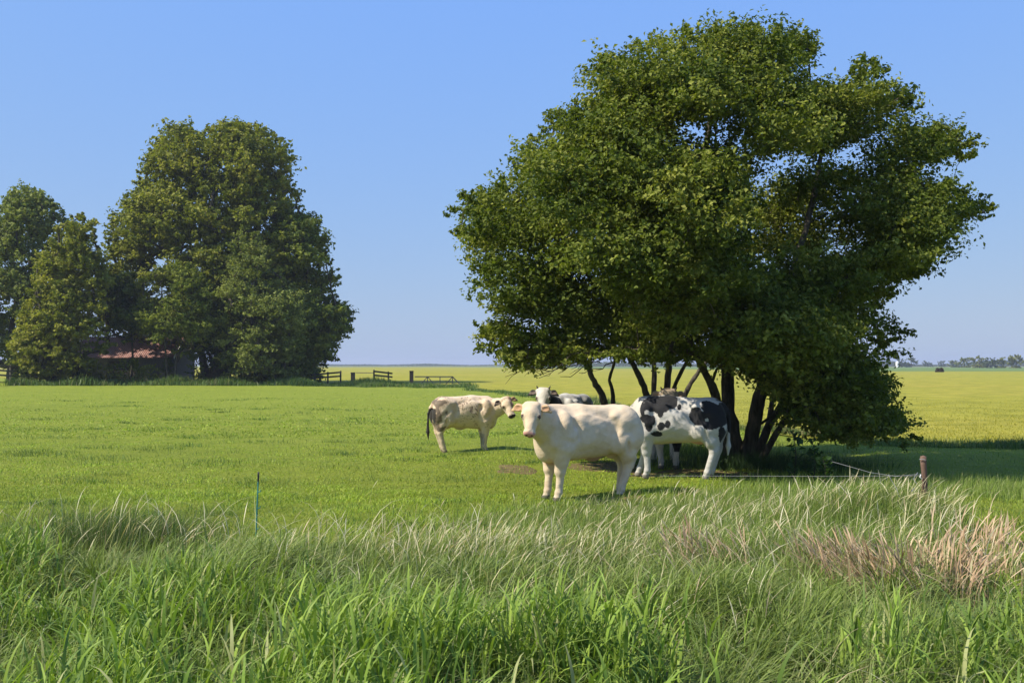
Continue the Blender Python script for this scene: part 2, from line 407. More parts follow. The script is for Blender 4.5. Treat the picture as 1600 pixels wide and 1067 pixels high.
def tree(name, label, base, poly, D, depth, npad, rpad, soft, leaf, nleaf, cols, stems, group=None, sides=5, extra=None, rmin=.006, rmul=1.0,
         flat=.5, gap=.0, bark=None, trunk_r=1.0, cat='tree', pads=None):
    bark = bark or M_bark
    root = empty(name, base); tag(root, label, cat, group)
    if pads is None: pc, pr = crown_pads(poly, D, depth, npad, rpad, soft)
    else: pc, pr = pads
    if extra: 
        pc = np.concatenate([pc, np.array([e[0] for e in extra])]); pr = np.concatenate([pr, np.array([e[1] for e in extra])])
    if group == 'trees around the barn':                       # the gap below the boughs through which the barn shows
        qx = 800 + pc[:, 0] / pc[:, 1] * F; qy = 570 - (pc[:, 2] - EYE) / pc[:, 1] * F; rp_ = pr / pc[:, 1] * F
        hid = (qx > 138 - rp_ * .3) & (qx < 278 + rp_ * .3) & (qy > 522 - rp_ * .5) & (qy < 592) & (pc[:, 1] < 107)
        kp = ~hid | (rng.uniform(size=len(pc)) < .30); pc, pr = pc[kp], pr[kp]
    off = np.array(base, float)
    for path, r0, r1 in stems:
        path = np.asarray(path, float); tt = np.linspace(0, 1, len(path)); ti = np.linspace(0, 1, len(path) * 4)
        pp = np.stack([np.interp(ti, tt, path[:, k]) for k in range(3)], 1)
        for _ in range(2): pp[1:-1] = (pp[:-2] + pp[1:-1] * 2 + pp[2:]) / 4
        pp[1:-1] += rng.normal(size=(len(pp) - 2, 3)) * r0 * .08
        rr = r0 + (r1 - r0) * ti; rr = rr * (1 + .60 * np.exp(-ti * 11)) * (1 + .06 * np.sin(ti * 37)); tb = Tubes(); tb.add(pp, rr * trunk_r, 11, jitter=.10)
        tb.build('trunk', bark, root, off)
    tb = Tubes()
    grow([(s[0], s[1]) for s in stems], pc, tb, stems[0][0][0], rmin, rmul, spread=max(.35, rpad[0] * .6), sides=sides)
    o = tb.build('branchwork', bark, root, off); tag(o, kind='stuff')
    cen = pc.mean(0); vs = []; 
    w = pr ** 2; w = w / w.mean(); C = []; NR = []; PT = []
    for c, r, ww in zip(pc, pr, w):
        n = int(nleaf * ww * rng.uniform(.75, 1.2)); 
        if gap and rng.uniform() < gap: n = n // 3
        # several sprays per pad
        ns = max(4, int(n / 22)); u = rng.normal(size=(ns, 3)); u /= np.linalg.norm(u, axis=1)[:, None]
        rad = rng.uniform(.25, 1.0, ns) ** .6; sp = u * rad[:, None] * r
        outw = c - cen; outw = outw / (np.linalg.norm(outw) + 1e-6)
        sp[:, 2] *= flat; sp += outw * (np.abs(rng.normal(size=(ns, 1))) * .12 * r)
        sp[:, 2] -= .10 * (np.hypot(sp[:, 0], sp[:, 1])) ** 2 / max(r, .01)
        k = rng.integers(0, ns, n)
        jit = rng.normal(size=(n, 3)) * r * .10; jit[:, 2] *= .7
        tw = sp / (np.linalg.norm(sp, axis=1)[:, None] + 1e-6) + np.array([0, 0, .55]) + outw * .5 + rng.normal(size=(ns, 3)) * .3; tw /= np.linalg.norm(tw, axis=1)[:, None]
        pos = c + sp[k] + jit + tw[k] * (rng.uniform(-.25, .48, n) * r)[:, None]; C.append(pos)
        nn = rng.normal(size=(n, 3)) * .75 + np.array([0, 0, .75]) + (pos - c) / r * .45 + outw * .15; NR.append(nn)
        PT.append(np.repeat(rng.normal(), n) * .8 + rng.normal(size=ns)[k] * .5)
    C = np.concatenate(C); NR = np.concatenate(NR); PT = np.concatenate(PT)
    C[:, 2] = np.maximum(C[:, 2], .06)
    m = len(C); a, b, cc = [np.array(x) for x in cols]
    t = np.clip(.5 + .22 * PT + .16 * rng.normal(size=m), 0, 1)[:, None]
    col = np.where(t < .5, a + (b - a) * t * 2, b + (cc - b) * (t - .5) * 2) * rng.uniform(.8, 1.2, (m, 1))
    v, f, ct = leaves(C, NR, leaf * rng.uniform(.5, 1.4, m), col)
    o = link('crown', raw_mesh('crown', v - off, [f], ct), M_leaf, root); tag(o, kind='stuff')
    return root

# --- the big tree and its neighbour -------------------------------------------------------
D0 = 19.3
def WP(pts): return [W(*p) for p in pts]
def grounded(pts):
    pts = WP(pts); pts[0][2] = g1(pts[0][0], pts[0][1]) - .06; return pts
outline = [(703, 318), (722, 290), (760, 282), (790, 265), (800, 225), (845, 200), (850, 165), (900, 150), (930, 140), (918, 105), (945, 72), (990, 72), (1000, 50), (1030, 60), (1060, 35), (1120, 30), (1150, 22), (1200, 40), (1250, 33), (1287, 65), (1275, 95), (1262, 120), (1320, 118), (1345, 88), (1380, 90), (1375, 122), (1420, 128), (1440, 165), (1480, 185), (1500, 208), (1528, 213), (1525, 240), (1490, 262), (1530, 290), (1556, 320), (1535, 350), (1500, 368), (1475, 380), (1470, 430), (1430, 455), (1395, 470), (1375, 490), (1418, 530), (1400, 545), (1368, 560), (1392, 590), (1385, 625), (1410, 665), (1380, 682), (1330, 702), (1290, 697), (1262, 672), (1235, 640), (1190, 612), (1150, 590), (1080, 575), (1000, 570), (930, 565), (880, 572), (830, 580), (790, 570), (752, 540), (750, 500), (733, 460), (738, 400), (708, 385), (712, 340)]
pc, pr = crown_pads(outline, D0, 4.3, 520, (.40, .80), 250)
low = []
lowpoly = np.array([(1195, 575), (1385, 560), (1400, 640), (1408, 668), (1335, 692), (1285, 688), (1235, 655)], float)
while len(low) < 62:
    p = rng.uniform(lowpoly.min(0), lowpoly.max(0), (1, 2))
    if inside(lowpoly, p)[0] and dist_poly(lowpoly, p)[0] > 14: low.append((W(p[0, 0], p[0, 1], rng.uniform(16.8, 20.6)), rng.uniform(.32, .52)))
pc = np.concatenate([pc, [l_[0] for l_ in low]]); pr = np.concatenate([pr, [l_[1] for l_ in low]])
lowpoly = np.array([(742, 470), (850, 520), (965, 548), (900, 572), (830, 580), (788, 566), (750, 532)], float); low = []
while len(low) < 30:
    p = rng.uniform(lowpoly.min(0), lowpoly.max(0), (1, 2))
    if inside(lowpoly, p)[0] and dist_poly(lowpoly, p)[0] > 9: low.append((W(p[0, 0], p[0, 1], rng.uniform(17.2, 19.6)), rng.uniform(.26, .40)))
pc = np.concatenate([pc, [l_[0] for l_ in low]]); pr = np.concatenate([pr, [l_[1] for l_ in low]])
lowpoly = np.array([(960, 530), (1190, 540), (1185, 588), (1080, 572), (1000, 566), (930, 562)], float); low = []
while len(low) < 26:
    p = rng.uniform(lowpoly.min(0), lowpoly.max(0), (1, 2))
    if inside(lowpoly, p)[0] and dist_poly(lowpoly, p)[0] > 7: low.append((W(p[0, 0], p[0, 1], rng.uniform(16.8, 20.5)), rng.uniform(.22, .34)))
pc = np.concatenate([pc, [l_[0] for l_ in low]]); pr = np.concatenate([pr, [l_[1] for l_ in low]])
# openings in the boughs through which the sun reaches the horned cow
sv = np.array(sdir)
open_ = np.zeros(len(pc), bool)
for q0 in (W(849, 612, 19.7), W(849, 640, 19.6), W(885, 616, 20.4), W(905, 618, 20.9)):
    dv = pc - q0; tt_ = dv @ sv; open_ |= (np.linalg.norm(dv - tt_[:, None] * sv, axis=1) < pr * .95 + .12) & (tt_ > 0)
pc, pr = pc[~open_], pr[~open_]
px_of = 800 + pc[:, 0] / pc[:, 1] * F; py_of = 570 - (pc[:, 2] - EYE) / pc[:, 1] * F
# see-through windows in the foliage
keep = np.ones(len(pc), bool)
for hx, hy, hr in ((1080, 205, 17), (1190, 275, 10), (1345, 245, 12), (1315, 395, 8)):
    keep &= ~(np.hypot(px_of - hx, py_of - hy) < hr + pr / pc[:, 1] * F * .55)
pc, pr, px_of, py_of = pc[keep], pr[keep], px_of[keep], py_of[keep]
sec = (px_of < 985 + 25 * wav(np.stack([py_of], 1), 5, .03)) & (py_of > 265)
treecols = ((.058, .088, .014), (.120, .152, .020), (.275, .285, .055))
def ptgt(px, py, D): return (W(px, py, D), .35)
stemsA = [(grounded([(1152, 722, 19.2), (1145, 690, 19.2), (1138, 640, 19.3), (1136, 580, 19.4), (1128, 480, 19.6), (1110, 370, 19.7), (1100, 250, 19.6), (1120, 130, 19.5)]), .17, .04),
          (grounded([(1166, 720, 19.1), (1172, 680, 19.0), (1186, 620, 18.9), (1204, 560, 18.8), (1232, 460, 18.6), (1262, 350, 18.7), (1285, 230, 18.9)]), .135, .04),
          (grounded([(1140, 722, 19.0), (1134, 665, 18.8), (1112, 600, 18.5), (1088, 555, 18.2), (1050, 470, 17.8), (1010, 380, 17.6)]), .10, .035),
          (grounded([(1176, 718, 19.5), (1196, 676, 19.7), (1216, 640, 19.9), (1245, 585, 20.2), (1300, 520, 20.6), (1380, 420, 20.9)]), .09, .03),
          (grounded([(1180, 716, 19.8), (1200, 665, 20.2), (1208, 615, 20.6), (1222, 560, 21.0), (1250, 440, 21.5)]), .07, .025),
          (grounded([(1172, 719, 19.3), (1185, 665, 19.4), (1192, 630, 19.6), (1200, 590, 19.8), (1190, 480, 20.5)]), .06, .025),
          (grounded([(1182, 716, 19.0), (1218, 668, 18.4), (1236, 636, 18.0), (1262, 605, 17.6), (1320, 600, 17.2)]), .06, .025)]
A = ~sec
tree('broad_tree', 'huge broad leafy tree with many dark stems standing over the black spotted cow', tuple(stemsA[0][0][0]), outline, D0, 4.3, 0, (.42, .85), 250,
     .080, 640, treecols, stemsA, pads=(pc[A], pr[A]), rmin=.0055, flat=.42)
stemsB = [(grounded([(1022, 705, 22.6), (1012, 620, 22.4), (1000, 590, 22.2), (982, 556, 21.8), (950, 480, 20.8), (900, 400, 19.8)]), .085, .035),
          (grounded([(1026, 705, 22.8), (1021, 625, 22.8), (1023, 570, 22.8), (1010, 460, 22.4), (960, 330, 21.5)]), .075, .03),
          (grounded([(1034, 704, 22.6), (1042, 610, 22.4), (1046, 560, 22.2), (1030, 450, 21.5), (980, 330, 20.8)]), .095, .03),
          (grounded([(1038, 704, 22.8), (1070, 615, 23.2), (1094, 575, 23.4), (1130, 540, 23.6)]), .07, .03),
          (grounded([(1018, 705, 22.4), (1036, 640, 21.9), (1060, 590, 21.5), (1078, 556, 21.3), (1085, 500, 21.0)]), .06, .025)]
B = sec
tree('multi_stem_tree', 'many stemmed tree whose low crown spreads left over the cream cows', tuple(stemsB[0][0][0]), outline, D0, 4.3, 0, (.42, .85), 250,
     .080, 640, treecols, stemsB, pads=(pc[B], pr[B]), rmin=.005, flat=.42)
stemsC = [(grounded([(952, 708, 21.6), (945, 622, 21.3), (930, 600, 21.2), (920, 580, 21.0), (924, 545, 20.8), (915, 500, 20.6)]), .085, .03),
          (grounded([(956, 708, 21.7), (959, 615, 21.5), (951, 592, 21.4), (962, 565, 21.3), (955, 520, 21.2)]), .05, .02)]
cp = np.array([W(905, 500, 20.6), W(935, 495, 20.9), (W(880, 520, 20.3)), W(965, 505, 21.2), W(925, 540, 21.0)]); cr = np.array([.5, .5, .4, .45, .3])
tree('thin_tree', 'thin crooked twin stem tree just behind the back of the front cow', tuple(stemsC[0][0][0]), None, 21, 1, 0, (.4, .5), 10,
     .088, 330, treecols, stemsC, pads=(cp, cr), rmin=.006)
# bare twigs hanging out under the left of the crown
tb = Tubes()
for k in range(34):
    a = W(rng.uniform(850, 965), rng.uniform(540, 566), rng.uniform(17.2, 19)); L = rng.uniform(.5, 1.3)
    d = np.array([-.85, rng.uniform(-.4, .4), rng.uniform(-.45, -.05)]); n = 6; t = np.linspace(0, 1, n)[:, None]
    p = a + d * L * t + rng.normal(size=(n, 3)) * .03; tb.add(p, np.linspace(.012, .004, n), 4)
    for q_ in range(3):
        s0 = p[rng.integers(2, 5)]; e = s0 + np.array([-.5, rng.uniform(-.4, .4), rng.uniform(-.5, .3)]) * rng.uniform(.25, .5)
        tb.add([s0, (s0 + e) / 2 + rng.normal(size=3) * .02, e], [.007, .005, .003], 3)
o = tb.build('dead_twigs', M_bark, bpy.data.objects['multi_stem_tree'], tuple(stemsB[0][0][0])); tag(o, kind='stuff')

# --- trees round the barn, about 100 m away ------------------------------------------------
def far_stem(px, D, py_top, r, lean=0, n=5):
    b = W(px, 600, D); x, y = b[0], b[1]; top = W(px + lean, py_top, D)
    t = np.linspace(0, 1, n)[:, None]; a = np.array([x, y, g1(x, y) - .15]); p = a + (top - a) * t; p[1:-1, 0] += rng.normal(size=n - 2) * r * .8
    return (list(p), r, r * .3)
def ftree(name, label, poly, D, depth, npad, rpad, soft, leaf, nleaf, cols, stems, **kw):
    return tree(name, label, tuple(stems[0][0][0]), poly, D, depth, npad, rpad, soft, leaf, nleaf, cols, stems, group='trees around the barn', **kw)
olive = ((.105, .125, .014), (.20, .215, .026), (.31, .295, .048))
mid = ((.085, .115, .016), (.165, .195, .026), (.27, .285, .045))
silver = ((.105, .130, .030), (.19, .22, .045), (.29, .31, .080))
dark = ((.045, .070, .014), (.080, .112, .020), (.135, .165, .032))
ftree('tall_tree', 'tallest rounded tree of the group behind the barn', [(170, 350), (200, 318), (220, 268), (234, 232), (272, 186), (300, 200), (340, 194), (377, 183), (412, 198), (442, 212), (452, 260), (465, 300), (480, 340), (500, 370), (510, 420), (500, 560), (200, 540), (180, 470), (168, 400)], 107, 9.0, 420, (1.0, 2.2), 150,
      .40, 240, olive, [far_stem(335, 107, 250, .55), far_stem(345, 107, 280, .4, 60), far_stem(325, 107, 300, .4, -70)], rmin=.05)
ftree('dark_tree', 'dark tree on the outer edge of the group beside the slatted fences', [(435, 330), (490, 335), (512, 388), (530, 430), (527, 460), (548, 488), (546, 520), (517, 550), (500, 575), (492, 602), (410, 602), (390, 450)], 104, 6.5, 210, (1.0, 1.9), 90,
      .36, 240, mid, [far_stem(462, 104, 370, .4), far_stem(452, 104, 400, .3, 30)], rmin=.05)
ftree('feathery_tree', 'pale feathery pointed tree in front of the tallest tree', [(380, 348), (402, 360), (420, 415), (470, 448), (484, 500), (470, 560), (445, 602), (355, 602), (342, 540), (330, 480), (348, 440), (360, 380)], 98, 4.0, 180, (.7, 1.4), 60,
      .22, 230, silver, [far_stem(402, 98, 370, .22)], rmin=.04, flat=.35)
ftree('young_tree', 'slim young tree with round crown beside the end of the barn', [(218, 440), (260, 412), (300, 412), (332, 440), (337, 500), (318, 548), (285, 560), (262, 545), (235, 535), (212, 500)], 97, 3.4, 100, (.7, 1.3), 50,
      .24, 230, mid, [far_stem(263, 97, 440, .12, -12), far_stem(272, 97, 450, .11, 14)], rmin=.03)
ftree('poplar_tree', 'outermost grey green tree cut by the edge of the photo', [(-90, 420), (-60, 350), (0, 320), (36, 286), (62, 300), (88, 318), (112, 350), (120, 430), (110, 575), (-90, 580)], 110, 5.5, 250, (1.0, 2.0), 70,
      .38, 220, silver, [far_stem(20, 110, 330, .4), far_stem(-40, 110, 390, .3)], rmin=.05)
ftree('yellowish_tree', 'yellowish green tree with layered boughs at the near barn end', [(60, 420), (88, 350), (128, 330), (152, 345), (157, 385), (174, 440), (178, 540), (150, 585), (95, 600), (30, 590), (25, 520)], 98, 4.4, 190, (.8, 1.6), 60,
      .33, 210, olive, [far_stem(92, 98, 370, .3), far_stem(78, 98, 420, .22, -20)], rmin=.045, flat=.38)
ftree('shady_tree', 'small dark tree rising over the middle of the barn roof', [(160, 430), (205, 425), (235, 450), (240, 520), (215, 540), (160, 535)], 100.5, 3, 50, (.8, 1.4), 40,
      .26, 200, dark, [far_stem(203, 100.5, 450, .13)], rmin=.03)
ftree('bough_tree', 'dark broad tree between the feathery tree and the barn end', [(300, 430), (350, 430), (395, 470), (400, 600), (330, 575), (305, 540)], 101.5, 4, 100, (.8, 1.6), 50,
      .28, 220, dark, [far_stem(335, 101.5, 440, .45), far_stem(375, 101.5, 460, .2)], rmin=.04)
def shrub(label, px, D, w, h, cols, leaf, n, cone=False, name='shrub', group='shrubs below the barn trees'):
    b = W(px, 600, D); x, y = b[0], b[1]; z = g1(x, y); root = (x, y, z)
    k = max(6, int(n / 60)); u = rng.uniform(0, 1, k); a = rng.uniform(0, 6.28, k)
    rad = w * .5 * ((1 - u) if cone else np.sqrt(np.maximum(1 - (u * 1.6 - .6) ** 2, .05))) * np.sqrt(rng.uniform(.1, 1, k))
    cpos = np.stack([x + rad * np.cos(a), y + rad * np.sin(a) * .8, z + .12 * h + u * h * .8], 1)
    tree(name, label, root, None, D, 1, 0, (w * .18, w * .2), 1, leaf, n // k, cols, [([np.array([x, y, z - .1]), np.array([x, y, z + h * .4]), np.array([x + .05, y, z + h * .7])], w * .02 + .01, .01)],
         group=group, pads=(cpos, np.full(k, w * .2)), rmin=.008, cat='shrub')
shrub('dark pointed shrub beside the slim young trees', 303, 96.5, 2.0, 3.4, dark, .16, 2200, True)
shrub('rounded bush at the foot of the rail fence', 33, 96, 1.9, 1.6, dark, .17, 1500)
shrub('low bushy shrub against the middle of the barn', 205, 98, 3.2, 2.6, mid, .18, 2600)
shrub('low dark bush under the yellowish tree', 120, 97.5, 3.6, 2.2, dark, .18, 2400)
shrub('broad dark bush under the feathery tree', 425, 96.8, 4.2, 2.0, dark, .18, 3000)
shrub('low leafy shrub under the near end of the barn roof', 162, 98, 3.0, 2.0, mid, .17, 2200)
shrub('slender dark shrub at the far corner of the barn', 262, 98.5, 1.8, 2.8, dark, .16, 1800, True)
shrub('small bright bush in front of the barn', 232, 97, 2.0, 2.1, mid, .16, 1500)
shrub('dark bush filling the gap under the outermost tree', 62, 97, 3.4, 3.0, dark, .18, 2600)

# --- barn ---------------------------------------------------------------------------------
def barn():
    D = 106.0; xl = W(112, 560, D)[0]; xr = W(272, 560, D)[0]; L = xr - xl; root = empty('barn', ((xl + xr) / 2, D + 3.5, 0))
    tag(root, 'low grey barn with weathered red corrugated roof behind the trees', 'barn')
    ze = W(150, 557, D)[2]; zr = W(150, 526, D + 3.5)[2]; hw = 3.5
    for y in (-hw + .1, hw - .1):
        n = 14
        for k in range(n):
            mb = MB(); w = L / n; mb.box((-L / 2 + (k + .5) * w, y + (.012 if k % 2 else 0), ze / 2 - .03), (w - .02, .06, ze - .06)); mb.build('board', M_barnwall, root)
    for x in (-L / 2 + .1, L / 2 - .1):
        mb = MB(); v = [(x - .05, -hw + .15, 0), (x - .05, hw - .15, 0), (x - .05, hw - .15, ze - .05), (x - .05, 0, zr - .12), (x - .05, -hw + .15, ze - .05)]
        v += [(a + .1, b, c) for a, b, c in v]; mb.add(v, [(0, 1, 2, 3, 4), (9, 8, 7, 6, 5)] + [(k, k + 5, (k + 1) % 5 + 5, (k + 1) % 5) for k in range(5)])
        mb.build('gable', M_barnwall, root)
    mb = MB(); mb.box((0, -hw + .04, ze * .42), (3.0, .05, ze * .8)); mb.build('door', M_darkwood, root)
    # corrugated sheets
    ns = 10; sw = L / ns; sheet_me = {}
    for side in (-1, 1):
        xs = np.linspace(0, sw * 1.02, 25); prof = .035 * np.sin(xs / sw * 2 * np.pi * 5)
        v = []; 
        for th in (0, -.02):
            for t in np.linspace(0, 1, 3):
                y = side * (hw + .35) * (1 - t) + 0; z = (ze - .12) + (zr - ze + .12) * t
                v += [(x, y, z + p + th) for x, p in zip(xs, prof)]
        v = np.array(v); n = len(xs); f = []
        for lay in (0, 3):
            for r in range(2):
                for k in range(n - 1):
                    a = (lay + r) * n + k; q4 = (a, a + 1, a + 1 + n, a + n); f.append(q4 if (side == -1) == (lay == 0) else q4[::-1])
        for k in range(n - 1):
            f.append((k, k + 3 * n, k + 1 + 3 * n, k + 1)); f.append((2 * n + k, 2 * n + k + 1, 5 * n + k + 1, 5 * n + k))
        me = bpy.data.meshes.new('roof_sheet'); me.from_pydata(v.tolist(), [], f); me.materials.append(M_roof); me.update()
        for k in range(ns):
            o = bpy.data.objects.new('roof_sheet', me); COL.objects.link(o); o.parent = root; o.location = (-L / 2 + k * sw, 0, .004 * (k % 2))
    mb = MB(); mb.box((0, 0, zr + .05), (L + .2, .36, .05)); mb.build('ridge_cap', M_whitetrim, root)
    for x in (-L / 2 - .08, L / 2 + .1):
        mb = MB()
        for side in (-1, 1): mb.bar((x, side * (hw + .38), ze - .16), (x, side * .02, zr - .01), .05, .22)
        mb.build('bargeboard', M_whitetrim, root)
barn()

# --- fences and gate about 95 m away --------------------------------------------------------
def rail_fence(label, pts, D0_, D1_, nrail, posts, mat=M_darkwood, group='short rail fences at the field edge', over=0.0, h_rail=.16):
    """pts: ((px, ytop, ybot) left, right) rails run between them"""
    (xa, ta, ba), (xb, tb_, bb) = pts; A_t, A_b = W(xa, ta, D0_), W(xa, ba, D0_); B_t, B_b = W(xb, tb_, D1_), W(xb, bb, D1_)
    root = empty('rail_fence', (A_t[0], A_t[1], 0)); tag(root, label, 'fence', group); off = np.array([A_t[0], A_t[1], 0])
    for k in range(nrail):
        t = k / max(nrail - 1, 1); a = A_t + (A_b - A_t) * t; b = B_t + (B_b - B_t) * t
        mb = MB(); mb.bar(a - off, b - off, .05, h_rail); mb.build('rail', mat, root)
    for s in posts:
        p = A_t + (B_t - A_t) * s; z0 = g1(p[0], p[1]) - .2
        mb = MB(); mb.box((p[0] - off[0], p[1] - off[1] + .09, (z0 + p[2] + .14) / 2), (.14, .12, p[2] + .14 - z0)); mb.build('post', mat, root)
rail_fence('dark rail fence sloping up from the trees towards the gate', ((486, 585.5, 591), (533, 581.5, 587.5)), 97, 95, 2, (.13, .56, .98))
rail_fence('dark rail fence sloping down towards the tall gatepost', ((583.5, 580, 586), (613, 583.5, 589)), 95, 97, 2, (.02, .78))
rail_fence('pale weathered rail fence by the outermost tree', ((-40, 569, 583), (28, 573, 588)), 88, 96, 3, (.1, .80), M_oldwood, over=0)
def stump(label, px, yt, D, w, cap=False):
    b = W(px, yt, D); root = empty('gate_post', (b[0], b[1], g1(b[0], b[1]))); tag(root, label, 'post')
    mb = MB(); mb.box((0, 0, b[2] / 2 - .15), (w, w * .9, b[2] + .2)); mb.build('shaft', M_darkwood, root)
    mb = MB(); mb.box((0, 0, b[2] - .02), (w * 1.14, w * 1.04, .07)); mb.build('cap', M_darkwood, root)
stump('short thick dark post between the two rail fences', 551.5, 582, 95, .36)
stump('tall thick dark gatepost hinging the low metal gate', 643, 580, 93, .34, True)
def long_rail():
    a = W(556, 582.3, 95); b = W(583, 582.6, 95); o = empty('cross_rail', tuple(a)); tag(o, 'thin pale rail joining the thick post to the rail fence', 'rail')
    mb = MB(); mb.bar((0, 0, 0), b - a, .05, .07); mb.build('bar', M_oldwood, o)
long_rail()
def gate():
    D = 92.0; P = lambda x, y: W(x, y, D); base = P(648, 600); off = np.array([base[0], base[1], 0]); root = empty('metal_gate', tuple(off))
    tag(root, 'low dark metal field gate with diagonal braces beside the tall gatepost', 'gate')
    def bar(n, a, b, w=.07):
        mb = MB(); mb.bar(P(*a) - off, P(*b) - off, w, w); mb.build(n, M_metal, root)
    bar('top_rail', (648, 588.5), (708, 588.5), .10); bar('bottom_rail', (648, 596), (708, 596), .06)
    for x in (668, 687.5, 707): bar('upright', (x, 588.5), (x, 600.5), .08)
    bar('brace', (668, 588.5), (658, 600)); bar('brace', (668, 588.5), (679, 601)); bar('brace', (707, 588.5), (697, 600)); bar('brace', (707, 588.5), (724, 606), .10)
gate()
def low_rail():
    a = W(724, 607, 86); b = W(752, 608, 84); o = empty('ground_rail', tuple(a)); tag(o, 'dark low rail lying along the crop edge past the gate', 'rail')
    mb = MB(); mb.bar((0, 0, 0), b - a, .08, .08); mb.build('bar', M_darkwood, o)
low_rail()

# --- distant trees --------------------------------------------------------------------------
def far_tree(px, D, w_px, h_px, cols, label, name='distant_tree', group='distant trees on the horizon'):
    s = D / F; b = W(px, 570, D); w = w_px * s; h = h_px * s + 1.9; x, y = b[0], b[1]
    k = max(22, int(w * h / 5)); pad = min(w, h) * .20
    u = rng.uniform(.02, .94, k); a = rng.uniform(0, 6.28, k); rr = np.sqrt(rng.uniform(.05, 1, k)) * np.sqrt(np.maximum(1 - (u * 1.35 - .55) ** 2, .08))
    pcs = np.stack([x + np.cos(a) * rr * (w / 2 - pad * .5), y + np.sin(a) * rr * (w / 2 - pad * .5) * .6, u * (h - pad * .5)], 1)
    tree(name, label, (x, y, 0), None, D, 1, 0, (pad, pad), 1, max(pad * .6, .8), 90, cols, [([np.array([x, y, -.3]), np.array([x, y, h * .3]), np.array([x + .2, y, h * .6])], w * .025 + .1, .06)],
         group=group, pads=(pcs, np.full(k, pad)), rmin=.05, sides=3)
for px, D, w, h, cl, lb in ((1588, 640, 26, 18, olive, 'tallest olive tree at the far edge of the distant row'),
                            (1564, 660, 14, 14, olive, 'narrow spiky distant tree beside the olive one'),
                            (1547, 650, 22, 13, dark, 'dark rounded distant tree in the middle of the row'),
                            (1530, 690, 28, 15, olive, 'broad brownish distant tree in the row'),
                            (1507, 800, 30, 13, mid, 'broad blue green distant tree beside the brownish one'),
                            (1489, 860, 18, 8, mid, 'small distant tree beside the blue green one'),
                            (1471, 1100, 12, 7, dark, 'little lone distant tree beside a smaller gap'),
                            (1450, 1100, 16, 8, dark, 'small distant tree midway along the horizon'),
                            (1424, 900, 20, 12, dark, 'rounded distant tree close beside another'),
                            (1408, 900, 20, 11, dark, 'rounded distant tree nearest the big crown'),
                            (900, 950, 34, 9, dark, 'distant tree seen under the big crown on its left'),
                            (868, 1000, 24, 7, dark, 'low distant tree under the left edge of the big crown')):
    far_tree(px, D, w, h, cl, lb)
def treeline(name, label, px0, px1, D, h0, h1, n, cols):
    s = D / F; xs = rng.uniform(px0, px1, n); P = []; hh = []
    env = h0 + (h1 - h0) * (.5 + .5 * wav(xs[:, None], int(D), .03, 3)).clip(0, 1)
    X = (xs - 800) / F * D; Z = rng.uniform(0, 1, n) * env; Y = D + rng.uniform(-25, 25, n)
    m = n; t = rng.uniform(0, 1, (m, 1)); col = np.array(cols[0]) + (np.array(cols[1]) - np.array(cols[0])) * t
    v, f, ct = leaves(np.stack([X, Y, Z], 1), rng.normal(size=(n, 3)) + np.array([0, -.5, .5]), rng.uniform(.6, 1.3, n) * D / 700, col, aspect=.9)
    o = link(name, raw_mesh(name, v, [f], ct), M_leaf); tag(o, label, kind='stuff')
treeline('distant_woods', 'faint blue line of far woods along the horizon on the left', 470, 880, 1900, 1.2, 4.2, 10000, dark)
treeline('distant_hedge', 'low hazy hedge along the horizon on the right', 1340, 1660, 1500, 2, 9, 12000, dark)
treeline('distant_copse', 'hazy far wood behind the stems of the big tree', 850, 1180, 1300, 2.5, 6, 7000, dark)
def pale_tower():
    b = W(1402, 569, 820); root = empty('pale_silo', (b[0], b[1], 0)); tag(root, 'tiny pale upright silo on the horizon near the big crown', 'silo')
    v, q = tube([(0, 0, 0), (0, 0, 4.2), (0, 0, 4.3)], [1.3, 1.3, 1.2], 12); link('wall', raw_mesh('wall', v, [q]), M_whitetrim, root)
    v, q = tube([(0, 0, 4.3), (0, 0, 5.4)], [1.45, .05], 12); link('roof', raw_mesh('roof', v, [q]), M_whitetrim, root)
pale_tower()
brown = ((.07, .055, .03), (.11, .08, .045), (.15, .11, .06))
far_tree(1468, 270, 10, -4.5, brown, 'small round brown bush alone in the far green field', 'shrub', None)

